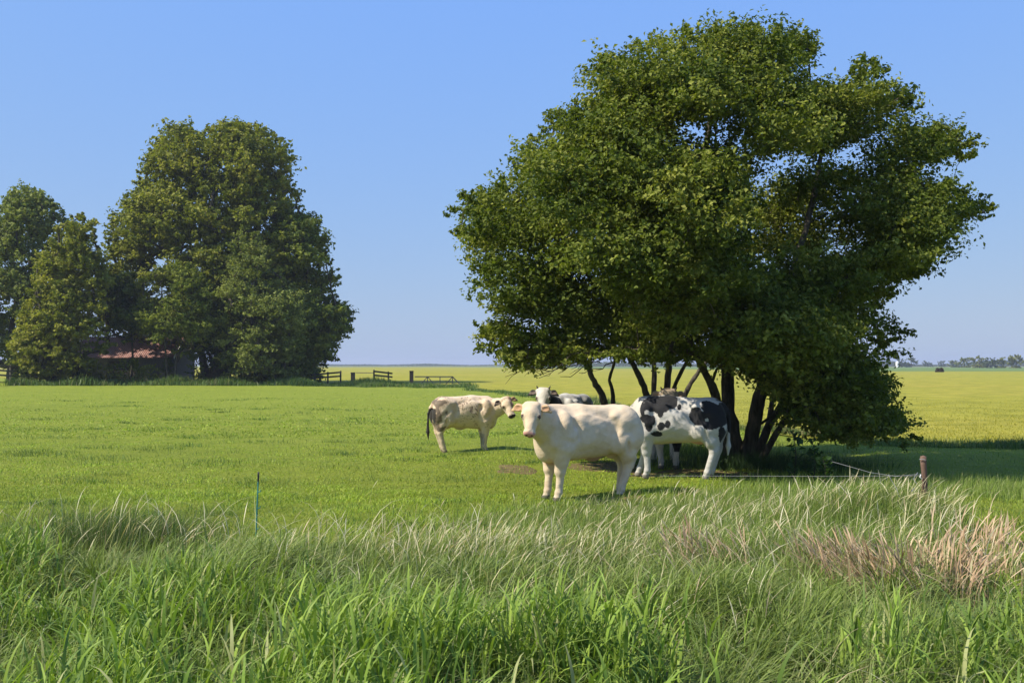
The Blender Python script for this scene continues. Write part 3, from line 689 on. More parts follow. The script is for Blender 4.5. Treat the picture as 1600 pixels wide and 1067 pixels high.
# ------------------------------------------------------------------ cattle
def surface_nets(Fv, org, h):
    s = Fv < 0; nx, ny, nz = Fv.shape
    corners = [(i, j, k) for i in (0, 1) for j in (0, 1) for k in (0, 1)]
    def cv(a, c): return a[c[0]:nx - 1 + c[0], c[1]:ny - 1 + c[1], c[2]:nz - 1 + c[2]]
    cnt = np.zeros((nx - 1, ny - 1, nz - 1), np.float32); acc = np.zeros((nx - 1, ny - 1, nz - 1, 3), np.float32)
    for a in range(8):
        for b in range(a + 1, 8):
            A_, B_ = corners[a], corners[b]
            if sum(abs(A_[m] - B_[m]) for m in range(3)) != 1: continue
            fa, fb = cv(Fv, A_), cv(Fv, B_); x = (fa < 0) != (fb < 0)
            t = np.where(x, fa / np.where(x, fa - fb, 1), 0); cnt += x
            for m in range(3): acc[..., m] += np.where(x, A_[m] + (B_[m] - A_[m]) * t, 0)
    act = cnt > 0; idx = -np.ones(act.shape, np.int64); idx[act] = np.arange(act.sum())
    ijk = np.argwhere(act); v = (ijk + acc[act] / cnt[act][:, None]) * h + org
    faces = []
    for ax in range(3):
        o1, o2 = [(1, 2), (2, 0), (0, 1)][ax]
        sl0 = [slice(1, -1)] * 3; sl1 = [slice(1, -1)] * 3; sl0[ax] = slice(0, -1); sl1[ax] = slice(1, None)
        s0, s1 = s[tuple(sl0)], s[tuple(sl1)]; e = np.argwhere(s0 != s1)
        if not len(e): continue
        flip = s0[tuple(e.T)]
        b = e.copy(); b[:, o1] += 1; b[:, o2] += 1
        def cell(d1, d2):
            c = b.copy(); c[:, o1] -= d1; c[:, o2] -= d2; return idx[c[:, 0], c[:, 1], c[:, 2]]
        qd = np.stack([cell(1, 1), cell(0, 1), cell(0, 0), cell(1, 0)], 1)
        qd[~flip] = qd[~flip][:, ::-1]; faces.append(qd)
    return v, np.concatenate(faces)

class SDF:
    def __init__(s, lo, hi, h):
        s.lo = np.array(lo, np.float32); s.h = h; s.n = np.ceil((np.array(hi) - lo) / h).astype(int) + 1
        s.F = np.full(s.n, 1.0, np.float32); s.ax = [s.lo[k] + h * np.arange(s.n[k], dtype=np.float32) for k in range(3)]
    def region(s, lo, hi):
        a = np.clip(np.floor((lo - s.lo) / s.h).astype(int), 0, s.n); b = np.clip(np.ceil((hi - s.lo) / s.h).astype(int) + 1, 0, s.n)
        sl = tuple(slice(x, y) for x, y in zip(a, b)); P = np.meshgrid(*[s.ax[k][sl[k]] for k in range(3)], indexing='ij'); return sl, P
    def blend(s, sl, d, k, sub=False):
        f = s.F[sl]
        if sub:
            hh = np.maximum(k - np.abs(-d - f), 0) / k; s.F[sl] = np.maximum(f, -d) + hh * hh * k / 4
        else:
            hh = np.maximum(k - np.abs(f - d), 0) / k; s.F[sl] = np.minimum(f, d) - hh * hh * k / 4
    def ell(s, c, r, k=.06, rot=None, sub=False):
        c = np.array(c, float); r = np.array(r, float); m = r.max() + k + 3 * s.h + .04; sl, P = s.region(c - m, c + m)
        X = [P[i] - c[i] for i in range(3)]
        if rot is not None: X = [sum(X[j] * rot[i][j] for j in range(3)) for i in range(3)]
        k0 = np.sqrt(sum((X[i] / r[i]) ** 2 for i in range(3))); k1 = np.sqrt(sum((X[i] / r[i] ** 2) ** 2 for i in range(3))) + 1e-6
        s.blend(sl, (k0 * (k0 - 1) / k1).astype(np.float32), k, sub)
    def cone(s, a, b, ra, rb, k=.05, sy=1.0, ax=None):
        """rounded cone; sy squashes along axis ax (default y)"""
        a = np.array(a, float); b = np.array(b, float); m = max(ra, rb) + k + 3 * s.h + .04
        sl, P = s.region(np.minimum(a, b) - m, np.maximum(a, b) + m)
        ab = b - a; L = ab @ ab + 1e-9; X = [P[i] - a[i] for i in range(3)]; t = np.clip(sum(X[i] * ab[i] for i in range(3)) / L, 0, 1)
        Y = [X[i] - t * ab[i] for i in range(3)]
        if sy != 1.0:
            axv = np.array(ax if ax is not None else (0, 1, 0), float); axv /= np.linalg.norm(axv)
            dd = sum(Y[i] * axv[i] for i in range(3)); g = (1 / sy - 1); Y = [Y[i] + axv[i] * dd * g for i in range(3)]
        d = np.sqrt(sum(y * y for y in Y)) - (ra + (rb - ra) * t)
        s.blend(sl, (d * min(sy, 1.0) ** .5).astype(np.float32), k)

def cow(label, loc, yaw, scale, paint, poll, fdir, udir, legs=None, h=.015, tail=1, horns=False, neck_r=(.25, .145), muscle=1.0, bag='sheath', hscale=1.0, tailpath=None):
    """local frame: x forward, y to the animal's left, z up; poll and fdir/udir (face, forehead) in that frame"""
    S = SDF((-1.15, -.95, -.02), (1.6, .95, 1.75), h); M = muscle
    # trunk
    S.cone((-.42, 0, .99), (.40, 0, .96), .335, .355, .1, .86)
    S.cone((-.30, 0, .90), (.25, 0, .86), .29, .30, .1, .96)
    S.cone((-.62, 0, 1.17), (.1, 0, 1.22), .14, .13, .12); S.cone((.1, 0, 1.22), (.50, 0, 1.24), .13, .12, .12)
    for sg in (-1, 1):
        S.cone((-.62, sg * .11, 1.20), (.05, sg * .09, 1.235), .12 * M, .10, .07)          # loin muscle
        S.ell((-.60, sg * .15, 1.10), (.27, .19 * M, .25), .07)                             # rump
        S.ell((-.72, sg * .18, .93), (.20, .165 * M, .29), .05)                             # back of thigh
        S.ell((-.52, sg * .22, .90), (.17, .125 * M, .25), .045)                            # front of thigh
        S.ell((-.44, sg * .235, .79), (.105, .085, .13), .05)                               # stifle
        S.ell((-.42, sg * .245, 1.20), (.07, .055, .055), .06)                              # hip bone
        S.ell((.42, sg * .215, 1.04), (.155, .135 * M, .26), .05)                           # shoulder blade muscle
        S.ell((.56, sg * .19, .90), (.13, .13, .19), .05)                                   # point of shoulder
        S.ell((.38, sg * .225, .80), (.15, .11 * M, .15), .045)                             # upper arm
        S.ell((.10, sg * .26, 1.02), (.24, .07, .22), .10)                                  # ribs
    S.ell((.56, 0, .80), (.19, .20, .26), .08)                                              # brisket
    S.ell((-.80, 0, 1.13), (.10, .10, .15), .08)
    # legs
    L = dict(fl=(0, 0), fr=(0, 0), hl=(0, 0), hr=(0, 0)); L.update(legs or {})
    for key, sg in (('fl', 1), ('fr', -1)):
        dx, dy = L[key]; x0, y0 = .42, sg * .20
        kx, ky = x0 + dx * .45, sg * .165 + dy * .45; fx, fy = x0 + dx, sg * .155 + dy
        S.cone((x0, y0, .76), (kx, ky, .44), .150, .082, .06, 1.0)
        S.ell((kx + .01, ky, .43), (.074, .072, .085), .03)
        S.cone((kx, ky, .40), (fx, fy, .13), .060, .050, .025); S.ell((fx + .008, fy, .125), (.055, .055, .05), .025)
        S.cone((fx + .01, fy, .10), (fx + .035, fy, .03), .046, .060, .02)
    for key, sg in (('hl', 1), ('hr', -1)):
        dx, dy = L[key]; sx, sy_ = -.50, sg * .225; hx, hy = -.77 + dx * .6, sg * .19 + dy * .6; fx, fy = -.70 + dx, sg * .18 + dy
        S.cone((-.58, sg * .215, .80), ((-.60 + hx) / 2 - .01, sg * .205, .64), .165, .115, .06)
        S.cone(((-.60 + hx) / 2, sg * .205, .66), (hx + .02, hy, .50), .115, .070, .05)
        S.cone((-.80, sg * .18, .84), (hx - .02, hy, .54), .10, .042, .05)                 # tendon
        S.ell((hx, hy, .49), (.072, .056, .085), .03); S.ell((hx - .05, hy, .53), (.035, .034, .05), .03)
        S.cone((hx + .005, hy, .46), (fx, fy, .14), .068, .053, .03); S.ell((fx + .005, fy, .125), (.056, .055, .052), .025)
        S.cone((fx + .01, fy, .10), (fx + .035, fy, .03), .048, .062, .02)
    if bag == 'sheath': S.ell((-.18, 0, .60), (.12, .05, .07), .07); S.ell((-.50, 0, .66), (.09, .08, .10), .05)
    else: S.ell((-.46, 0, .68), (.15, .13, .11), .06)
    # neck and head
    poll = np.array(poll, float); f = np.array(fdir, float); f /= np.linalg.norm(f); u = np.array(udir, float); u -= f * (u @ f); u /= np.linalg.norm(u); sd = np.cross(u, f)
    H = lambda a, b, c: poll + (f * a + u * b + sd * c) * hscale
    nb = H(.07, -.17, 0)
    mid_ = (np.array((.50, 0, 1.10)) + nb) / 2 + np.array((.04, 0, -.02))
    S.cone((.46, 0, 1.06), mid_, neck_r[0], (neck_r[0] + neck_r[1]) / 2, .08, .78, (-(nb[1]), nb[0], 0))
    S.cone(mid_, nb, (neck_r[0] + neck_r[1]) / 2, neck_r[1], .08, .85, (-(nb[1]), nb[0], 0))
    S.cone((.52, 0, .86), (mid_ + nb) / 2 + np.array((0, 0, -.10)), .15, .09, .09, .6, (-(nb[1]), nb[0], 0))   # dewlap
    q_ = hscale; rot = [f, u, sd]
    S.ell(H(.07, -.06, 0), (.13 * q_, .10 * q_, .11 * q_), .05, rot)
    S.cone(H(.0, -.045, -.062), H(.0, -.045, .062), .070 * q_, .070 * q_, .03)                # flat poll
    S.cone(H(.14, -.050, -.066), H(.14, -.050, .066), .070 * q_, .070 * q_, .06)              # brow
    S.cone(H(.12, -.045, 0), H(.38, -.058, 0), .098 * q_, .072 * q_, .05)                     # nose bridge
    S.cone(H(.415, -.060, -.034), H(.415, -.060, .034), .056 * q_, .056 * q_, .03)            # muzzle
    S.ell(H(.41, -.118, 0), (.055 * q_, .032 * q_, .052 * q_), .015, rot)                     # lower lip
    for sg in (-1, 1):
        S.cone(H(.12, -.125, sg * .055), H(.33, -.115, sg * .026), .075 * q_, .045 * q_, .05)  # cheek and jaw
        S.ell(H(.165, -.022, sg * .112), (.040 * q_, .030 * q_, .028 * q_), .025, rot)         # brow ridge
        S.ell(H(.185, -.040, sg * .140), (.020 * q_, .016 * q_, .014 * q_), .012, rot, sub=True)
        (h < .015) and S.ell(H(.470, -.045, sg * .036), (.016 * q_, .012 * q_, .012 * q_), .012, rot, sub=True)
        e0, e1, e2 = H(.015, -.035, sg * .11), H(.03, -.045, sg * .195), H(.07, -.075, sg * .275)
        S.cone(e0, e1, .030 * q_, .056 * q_, .02, .5, u); S.cone(e1, e2, .058 * q_, .026 * q_, .02, .45, u)
        S.ell(H(.045, -.026, sg * .205), (.034 * q_, .016 * q_, .055 * q_), .012, rot, sub=True)
    for sg in (-1, 1):                                                                      # muscle edges, shoulder crest, ribs
        S.cone((.50, sg * .20, 1.18), (.36, sg * .30, .92), .05, .075, .035); S.cone((.30, sg * .17, 1.20), (.24, sg * .29, .96), .05, .06, .05)
        S.cone((-.30, sg * .22, 1.10), (-.46, sg * .28, .96), .05, .07, .04); S.cone((-.78, sg * .20, 1.06), (-.68, sg * .27, .86), .06, .07, .035)
        S.ell((-.12, sg * .26, 1.02), (.16, .06, .15), .08)
        S.cone((.58, sg * .10, 1.14), (.60, sg * .13, .92), .05, .06, .05)
        S.ell((.44, sg * .235, .70), (.08, .07, .13), .04)
        S.ell((.27, sg * .325, 1.10), (.05, .05, .07), .05, sub=True); S.ell((.22, sg * .36, .96), (.03, .05, .12), .05, sub=True); S.ell((.62, sg * .24, 1.05), (.03, .05, .12), .05, sub=True)
        S.ell((-.36, sg * .34, 1.02), (.07, .05, .12), .06, sub=True); S.ell((-.58, sg * .37, .72), (.03, .05, .12), .05, sub=True)
    # tail
    tp = tailpath or [(-.86, 0, 1.20), (-.93, 0, 1.10), (-.945, .01, .90), (-.93, .02, .68), (-.92, .02, .55), (-.91, .02, .38)]
    tr = [.05, .035, .026, .024, .040, .012]
    for k in range(len(tp) - 1): S.cone(tp[k], tp[k + 1], tr[k], tr[k + 1], .03 if k else .06)
    v, fc = surface_nets(S.F, S.lo, h)
    v[:, 1] += (.006 * wav(v, 11, 11, 3) + .004 * wav(v, 12, 30, 2)) * np.sign(v[:, 1]) * sstep(.06, .2, np.abs(v[:, 1])); v[:, 2] += .005 * wav(v, 13, 9, 2) * sstep(.2, .6, v[:, 2])
    # keep largest piece is implicit; light fur relief
    rel = lambda p: ((p - poll) @ f / q_, (p - poll) @ u / q_, (p - poll) @ sd / q_)
    col = paint(v, rel)
    root = empty('cow', loc, yaw); root.scale = (scale,) * 3; tag(root, label, 'cow', 'cattle standing by the big tree')
    me = raw_mesh('body', v, [fc], col); link('body', me, M_coat, root, smooth=True)
    for sg in (-1, 1):
        c = H(.182, -.036, sg * .124); r = .018 * q_
        me = bpy.data.meshes.new('eye'); import bmesh; bm = bmesh.new(); bmesh.ops.create_icosphere(bm, subdivisions=2, radius=r); bm.to_mesh(me); bm.free()
        o = link('eye', me, M_eye, root, True); o.location = c
        if horns:
            tb = Tubes(); tb.add([H(-.02, -.01, sg * .085), H(-.045, .01, sg * .115), H(-.075, .02, sg * .125)], [.022, .017, .008], 8); tb.build('horn', M_horn, root)
    return root

WHITE = np.array((.66, .53, .37)); CREAM = np.array((.61, .455, .285)); GREYW = np.array((.47, .455, .425)); BLACK = np.array((.012, .012, .014))
PINK = np.array((.52, .27, .21)); HOOF = np.array((.12, .10, .08))
def common(v, rel, base, under=(.62, .42, .30)):
    n = len(v); c = np.tile(np.array(base, float), (n, 1)); a, b, s_ = rel(v)
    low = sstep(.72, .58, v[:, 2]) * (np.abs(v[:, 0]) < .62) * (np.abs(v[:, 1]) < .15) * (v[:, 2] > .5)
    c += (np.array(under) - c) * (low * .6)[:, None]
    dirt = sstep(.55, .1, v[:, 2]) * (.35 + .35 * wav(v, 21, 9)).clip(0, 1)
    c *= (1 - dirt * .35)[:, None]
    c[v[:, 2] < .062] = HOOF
    return c, a, b, s_
def setc(c, m, col, w=1.0):
    m = np.asarray(m, float)[:, None] * w; c += (np.array(col) - c) * m
def headfeat(c, a, b, s_, nose, earcol=None, innerear=(.45, .30, .22)):
    inhead = (np.abs(s_) < .15) & (a > -.1) & (a < .6) & (np.abs(b) < .25)
    setc(c, inhead & (a > .420) & (b > -.13), nose)
    setc(c, inhead & (a > .448) & (np.hypot(np.abs(s_) - .036, b + .045) < .017), (.03, .012, .01))
    setc(c, inhead & (a > .39) & (np.abs(b + .108) < .012), (.10, .04, .035))
    setc(c, inhead & (np.hypot(a - .182, np.abs(s_) - .128) < .028) & (np.abs(b + .03) < .05), (.10, .065, .05))
    ear = (np.abs(s_) > .14) & (np.abs(s_) < .33) & (a > -.08) & (a < .16) & (np.abs(b + .05) < .09)
    if earcol is not None: setc(c, ear, earcol)
    setc(c, ear & (b > -.05) & (np.abs(s_) < .26) & (np.abs(a - .045) < .030), innerear)
    return inhead, ear

def tolocal(v, yaw):
    c, s = math.cos(-yaw), math.sin(-yaw); return (v[0] * c - v[1] * s, v[0] * s + v[1] * c, v[2])
def place(px, D): 
    p = W(px, 700, D); return (p[0], p[1], g1(p[0], p[1]))
def rel_pt(P, loc, yaw, sc_): 
    d = (np.array(P) - np.array(loc)) / sc_; return tolocal(d, yaw)

# front cow: plain creamy white
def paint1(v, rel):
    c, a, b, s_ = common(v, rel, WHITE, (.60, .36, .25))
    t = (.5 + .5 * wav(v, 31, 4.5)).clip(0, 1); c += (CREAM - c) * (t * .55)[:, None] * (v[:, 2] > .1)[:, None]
    setc(c, (wav(v, 32, 13) > .95) & (v[:, 2] < .7), (.42, .30, .20), .4)
    headfeat(c, a, b, s_, PINK, (.58, .38, .20), (.46, .26, .13))
    setc(c, (np.abs(v[:, 0] + .18) < .13) & (np.abs(v[:, 1]) < .09) & (v[:, 2] < .64) & (v[:, 2] > .5), (.33, .15, .09), .7)
    return c
yaw = R(180 + 25); loc = place(909, 14.6)
cow('creamy white cow in front, head turned to face the camera, pink nose', loc, yaw, 1.0, paint1, rel_pt(W(831, 632, 13.75), loc, yaw, 1.0),
    tolocal((-.10, -.45, -.88), yaw), tolocal((-.10, -.90, .50), yaw), dict(fl=(.03, -.02), fr=(.06, .0), hl=(.14, .0), hr=(-.04, .04)), h=.0125, neck_r=(.31, .165), muscle=1.18, hscale=.97,
    tailpath=[(-.86, 0, 1.22), (-.93, -.02, 1.12), (-.955, -.06, .92), (-.95, -.08, .70), (-.94, -.08, .55), (-.93, -.08, .40)])

# black spotted cow
SPOTS = [(490, 165, 120, 72), (375, 205, 22, 60), (405, 285, 48, 40), (425, 335, 34, 52), (515, 250, 22, 28), (600, 150, 40, 60), (655, 188, 15, 25), (518, 347, 29, 34), (571, 330, 22, 34), (485, 410, 40, 21),
         (312, 292, 30, 43), (305, 390, 18, 30), (343, 400, 17, 36), (355, 352, 14, 45), (455, 300, 20, 40), (785, 245, 55, 62), (900, 190, 70, 50), (960, 270, 95, 75), (868, 335, 26, 28), (985, 410, 30, 75), (1000, 200, 70, 60), (830, 275, 90, 60), (905, 310, 85, 48), (860, 150, 36, 16)]
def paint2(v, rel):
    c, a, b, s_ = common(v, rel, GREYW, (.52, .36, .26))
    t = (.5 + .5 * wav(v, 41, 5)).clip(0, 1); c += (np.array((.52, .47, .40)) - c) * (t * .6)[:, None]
    px = 1050 - v[:, 0] / .01143; py = 570 + (1.91 - v[:, 2] * 1.0) / .01083
    uu = (px - 940) * 5.33; vv = (py - 600) * 5.33; wob = 1 + .30 * wav(v, 42, 26, 3)
    m = np.zeros(len(v), bool)
    for x, y, rx, ry in SPOTS: m |= (((uu - x) / rx) ** 2 + ((vv - y) / ry) ** 2) < wob
    m &= v[:, 1] > -.02
    m |= (v[:, 1] < -.02) & (wav(v, 44, 5, 2) > .35) & (v[:, 2] > .75)
    hole = (((uu - 850) / 42) ** 2 + ((vv - 255) / 55) ** 2) < .2 + .7 * wav(v, 45, 30, 2)
    setc(c, m & ~hole & (v[:, 2] > .55) & (v[:, 0] < .8), BLACK)
    setc(c, (np.abs(v[:, 0] + .46) < .14) & (np.abs(v[:, 1]) < .12) & (v[:, 2] < .66) & (v[:, 2] > .5), (.55, .30, .22), .8)
    headfeat(c, a, b, s_, (.05, .035, .03), BLACK)
    return c
yaw2 = R(180 - 17); loc2 = place(1051, 16.9)
cow('white cow with bold black spots standing side on against the big trunk', loc2, yaw2, 1.0, paint2, (.98, .10, .98), (.75, .1, -.62), (.6, .05, .78),
    dict(hl=(.10, .0), hr=(.06, .02), fl=(-.02, 0), fr=(.16, .02)), h=.0135, bag='udder', muscle=1.1, tailpath=[(-.84, 0, 1.20), (-.92, -.02, 1.12), (-.94, -.06, .9), (-.92, -.08, .7), (-.92, -.08, .55), (-.91, -.08, .4)])

# cream cow with dark marks, on the left
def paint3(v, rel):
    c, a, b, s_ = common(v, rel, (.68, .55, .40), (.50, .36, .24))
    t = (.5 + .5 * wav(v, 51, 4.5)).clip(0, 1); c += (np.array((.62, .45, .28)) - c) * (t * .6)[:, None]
    n1 = wav(v, 52, 10, 3); n2 = wav(v, 53, 26, 2)
    th = (np.hypot((v[:, 0] + .70) / .24, (v[:, 2] - 1.0) / .38) < 1 + .3 * n1)
    setc(c, th & (n1 + .7 * n2 > .1), (.30, .21, .13), .6); setc(c, th & (n1 + .6 * n2 > .55), (.05, .04, .03), .7)
    fl = (np.hypot((v[:, 0] + .10) / .28, (v[:, 2] - 1.07) / .25) < 1 + .2 * n1)
    setc(c, fl & ((np.abs(wav(v, 54, 34, 2)) < .07) | (wav(v, 55, 48, 2) > .72)) & (n1 > -.5), (.13, .085, .06), .8)
    setc(c, (wav(v, 56, 40, 2) > .85) & (v[:, 2] > .6), (.30, .22, .15), .5)
    setc(c, (v[:, 2] < .45) & (v[:, 0] > 0) & (n1 > .2), (.22, .20, .18), .6)
    setc(c, (v[:, 0] < -.86) & (v[:, 2] < 1.08), (.03, .025, .02))
    ih, ear = headfeat(c, a, b, s_, (.04, .03, .03), BLACK, (.12, .09, .07))
    setc(c, ih & (s_ > .045) & (a < .30), (.42, .24, .13), .8)
    setc(c, ear & (s_ > 0), (.38, .22, .12)); 
    return c
yaw3 = R(17); loc3 = place(730, 22.5)
cow('smaller cream cow with dark scribbled marks standing apart on the left', loc3, yaw3, .915, paint3, rel_pt(W(790, 623, 22.3), loc3, yaw3, .915),
    tolocal((.36, -.45, -.82), yaw3), tolocal((.20, -.85, .5), yaw3), dict(hr=(.06, .0), hl=(.10, .02), fr=(-.02, 0), fl=(.02, 0)), h=.015, muscle=1.12, hscale=1.08, neck_r=(.24, .15),
    tailpath=[(-.84, 0, 1.19), (-.93, -.03, 1.10), (-.99, -.06, .95), (-1.01, -.09, .72), (-1.01, -.10, .52), (-1.0, -.10, .33)])

# horned black and white cow looking over the front cow
def paint4(v, rel):
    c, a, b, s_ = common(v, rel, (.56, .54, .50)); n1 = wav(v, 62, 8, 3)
    setc(c, (v[:, 0] > .62) & (v[:, 0] < 1.1) & (v[:, 2] < 1.45) & (n1 > -1.2), BLACK)
    setc(c, (v[:, 0] < .45) & (v[:, 2] < 1.08 + .06 * n1), (.06, .06, .065)); setc(c, (v[:, 0] < .5) & (n1 > .45), (.16, .16, .16), .7)
    ih = (np.abs(s_) < .13) & (a > -.08) & (a < .6) & (np.abs(b) < .2)
    setc(c, ih & (b > -.13), (.58, .55, .49)); headfeat(c, a, b, s_, (.08, .06, .05), BLACK, (.16, .12, .10))
    return c
yaw4 = math.atan2(-.90, -.44); loc4 = place(886, 20.8)
cow('horned cow with black ears and neck looking over the back of the front cow', loc4, yaw4, .96, paint4, rel_pt(W(849, 609, 19.75), loc4, yaw4, .96),
    tolocal((-.05, -.55, -.82), yaw4), tolocal((-.05, -.8, .55), yaw4), h=.016, horns=True, hscale=1.12, neck_r=(.23, .15))

# cow hidden behind the spotted one
def paint5(v, rel):
    c, a, b, s_ = common(v, rel, (.55, .50, .43)); n1 = wav(v, 72, 9, 2)
    setc(c, (n1 > .3) & (v[:, 2] > .35) & (v[:, 2] < 1.4), BLACK)
    setc(c, (v[:, 2] > .30) & (v[:, 2] < .52) & (v[:, 1] > .1) & (v[:, 0] > .3), BLACK)
    ih = (np.abs(s_) < .13) & (a > -.12) & (a < .6) & (np.abs(b) < .2); setc(c, ih, (.42, .33, .23)); headfeat(c, a, b, s_, PINK * .5, (.34, .25, .17), (.30, .20, .13))
    return c
yaw5 = R(-94); loc5 = place(1041, 18.75)
cow('cow behind the spotted one, only beige head top and front legs showing', loc5, yaw5, 1.0, paint5, rel_pt(W(1045, 612, 17.95), loc5, yaw5, 1.0),
    tolocal((0, -.35, -.94), yaw5), tolocal((0, -.94, .35), yaw5), h=.016, horns=True, hscale=1.15, legs=dict(fl=(.03, -.02), fr=(.03, .02)))

# ------------------------------------------------------------------ wire fence
def post():
    D = 11.3; t = W(1442, 713, D); z0 = g1(t[0], D); root = empty('fence_post', (t[0], D, z0)); tag(root, 'weathered reddish wooden fence post leaning over the dry grass', 'post')
    hgt = t[2] - z0; tb = Tubes(); n = 9; tt = np.linspace(-.1, 1, n)
    path = np.stack([.02 * np.sin(tt * 3) - .012 * (1 - tt), 0 * tt, tt * hgt], 1); tb.add(path, .034 + .004 * np.sin(tt * 7), 10, jitter=.13)
    v, q = tb.v[0], tb.q[0]; top = v[-10:]; v = np.concatenate([v, top.mean(0)[None] + [[0, 0, .012]]]); k = len(v) - 1
    f = np.array([(k - 10 + j, k - 10 + (j + 1) % 10, k) for j in range(10)])
    link('shaft', raw_mesh('shaft', v, [q, f]), M_rustwood, root)
    tb = Tubes(); tb.add([(-.05, -.02, hgt - .03), (-.02, -.047, hgt - .028), (.01, -.05, hgt - .035)], [.004, .005, .004], 6); tb.build('staple', M_wire, root)
    tb = Tubes(); tb.add([(-.03, -.035, hgt - .25), (-.055, -.05, hgt - .225), (-.04, -.035, hgt - .20)], [.006, .008, .006], 6); tb.build('insulator', M_whitetrim, root)
post()
def wires():
    a = W(1438, 743, 11.28); mid1 = W(1300, 744, 12.2); b = W(975, 743, 15.3); c = W(966, 743, 15.38)
    o = empty('fence_wire', tuple(a)); tag(o, 'thin pale fence wire running taut in front of the spotted cow', 'wire'); off = a
    tt = np.linspace(0, 1, 40); P = np.stack([np.interp(tt, [0, .28, .98, 1], [p[k] for p in (a, mid1, b, c)]) for k in range(3)], 1)
    tb = Tubes(); tb.add(P - off, np.full(40, .0024), 5); tb.build('strand', M_wire, o)
    mb = MB(); mb.box(c - off - np.array([0, 0, .08]), (.016, .016, c[2] + .10)); mb.build('peg', M_darkwood, o)
    o2 = empty('loose_wire', tuple(a)); tag(o2, 'loose slanting wire hanging from the wooden post into dry grass', 'wire')
    d = [W(1438, 740, 11.2), W(1420, 742, 11.2), W(1400, 744, 11.25), W(1360, 738, 11.6), W(1325, 728, 12.0), W(1300, 721, 12.3)]
    tb = Tubes(); tb.add(np.array(d) - off, np.full(6, .0025), 5); tb.build('strand', M_wire, o2)
    tb = Tubes(); tb.add(np.array([W(1388, 741, 11.2), W(1394, 752, 11.15), W(1401, 764, 11.1), W(1408, 782, 11.0)]) - off, np.full(4, .003), 5); tb.build('strand', M_wire, o2)
    tb = Tubes(); tb.add(np.array([W(1434, 738, 11.2), W(1427, 748, 11.1), W(1433, 756, 11.1), W(1424, 768, 11.0)]) - off, np.full(4, .004), 5); tb.build('strand', M_wire, o2)
wires()
def stake():
    D = 10.6; t = W(404, 737, D); b = W(399, 830, D); z0 = g1(b[0], D); root = empty('fence_stake', (b[0], D, z0)); tag(root, 'thin teal plastic fence stake with black tip in the pasture grass', 'stake')
    off = np.array([b[0], D, z0]); b[2] = z0 - .1
    v = t - b; L = np.linalg.norm(v); v /= L
    tb = Tubes(); tb.add([b - off, b - off + v * (L - .10)], [.0075, .007], 10); tb.build('rod', M_teal, root)
    tb = Tubes(); tb.add([b - off + v * (L - .10), b - off + v * (L - .05), b - off + v * (L - .003), t - off], [.0095, .0095, .009, .002], 10); tb.build('tip', M_black, root)
    for k in (.30, .55, .75):
        p = b - off + v * L * k; tb = Tubes(); tb.add([p, p + np.array([.035, -.01, .012]), p + np.array([.035, -.01, .035])], [.006, .005, .004], 6); tb.build('clip', M_teal, root)
stake()

# ------------------------------------------------------------------ grass
def blades(base, height, width, az, lean, cols, seg=4, tipcol=None, curl=1.0, prof=None, face=None):
    n = len(base); t = np.linspace(0, 1, seg + 1); d = np.stack([np.cos(az), np.sin(az), 0 * az], 1)
    fa = az + np.pi / 2 + rng.normal(0, .55, n) if face is None else face
    sd = np.stack([np.cos(fa), np.sin(fa), 0 * fa], 1)
    V = []; CC = []
    for k, tk in enumerate(t):
        hor = lean * (tk ** 1.8) ; ver = tk - .45 * curl * np.maximum(lean, 0) * tk ** 3
        c = base + d * (height * hor)[:, None] + np.array([0, 0, 1.0]) * (height * np.maximum(ver, .02 * tk))[:, None]
        w = width * (prof[k] if prof is not None else (.55 + .45 * min(tk * 4, 1)) * (1 - tk ** 1.7))
        col = cols if tipcol is None else cols + (tipcol - cols) * (tk ** 2)
        if k < seg: V += [c - sd * (w / 2)[:, None], c + sd * (w / 2)[:, None]]; CC += [col, col]
        else: V += [c]; CC += [col]
    V = np.stack(V, 1).reshape(-1, 3); CC = np.stack(CC, 1).reshape(-1, 3); m = 2 * seg + 1; o = np.arange(n)[:, None] * m
    q = [o + [2 * k, 2 * k + 1, 2 * k + 3, 2 * k + 2] for k in range(seg - 1)]; tri = o + [2 * seg - 2, 2 * seg - 1, 2 * seg]
    return V, (np.concatenate(q) if q else np.zeros((0, 4), int)), tri, CC

class Field:
    def __init__(s): s.V = []; s.Q = []; s.T = []; s.C = []; s.n = 0
    def add(s, r):
        V, Q, T, C = r; s.V.append(V); s.Q.append(Q + s.n); s.T.append(T + s.n); s.C.append(C); s.n += len(V)
    def build(s, name, label, mat=None):
        me = raw_mesh(name, np.concatenate(s.V), [np.concatenate(s.Q), np.concatenate(s.T)], np.concatenate(s.C).clip(.003, 1))
        return tag(link(name, me, mat or M_grass), label, kind='stuff')

def scatter(n, D0_, D1_, margin=1.12, power=1.0):
    """points on the ground in the visible wedge between two distances"""
    u = rng.uniform(0, 1, n); 
    if power == 2: y = 1 / (1 / D0_ + (1 / D1_ - 1 / D0_) * u)         # density falls as 1/D^2 per area and column
    else: y = np.sqrt(D0_ ** 2 + (D1_ ** 2 - D0_ ** 2) * u)
    x = rng.uniform(-1, 1, n) * 800 / F * y * margin
    return x, y
def pxx(x, y): return 800 + x / y * F
def pick(c, n, jit=.22):
    """c: list of (weight, colour)"""
    w = np.array([k[0] for k in c], float); w /= w.sum(); i_ = rng.choice(len(c), n, p=w)
    return np.array([k[1] for k in c])[i_] * rng.uniform(1 - jit, 1 + jit, (n, 1))
def clumped(x, y, seed, freq, lo, sharp=1.0):
    m = wav(np.stack([x, y], 1), seed, freq, 3); return rng.uniform(0, 1, len(x)) < (.5 + m * sharp).clip(lo, 1)

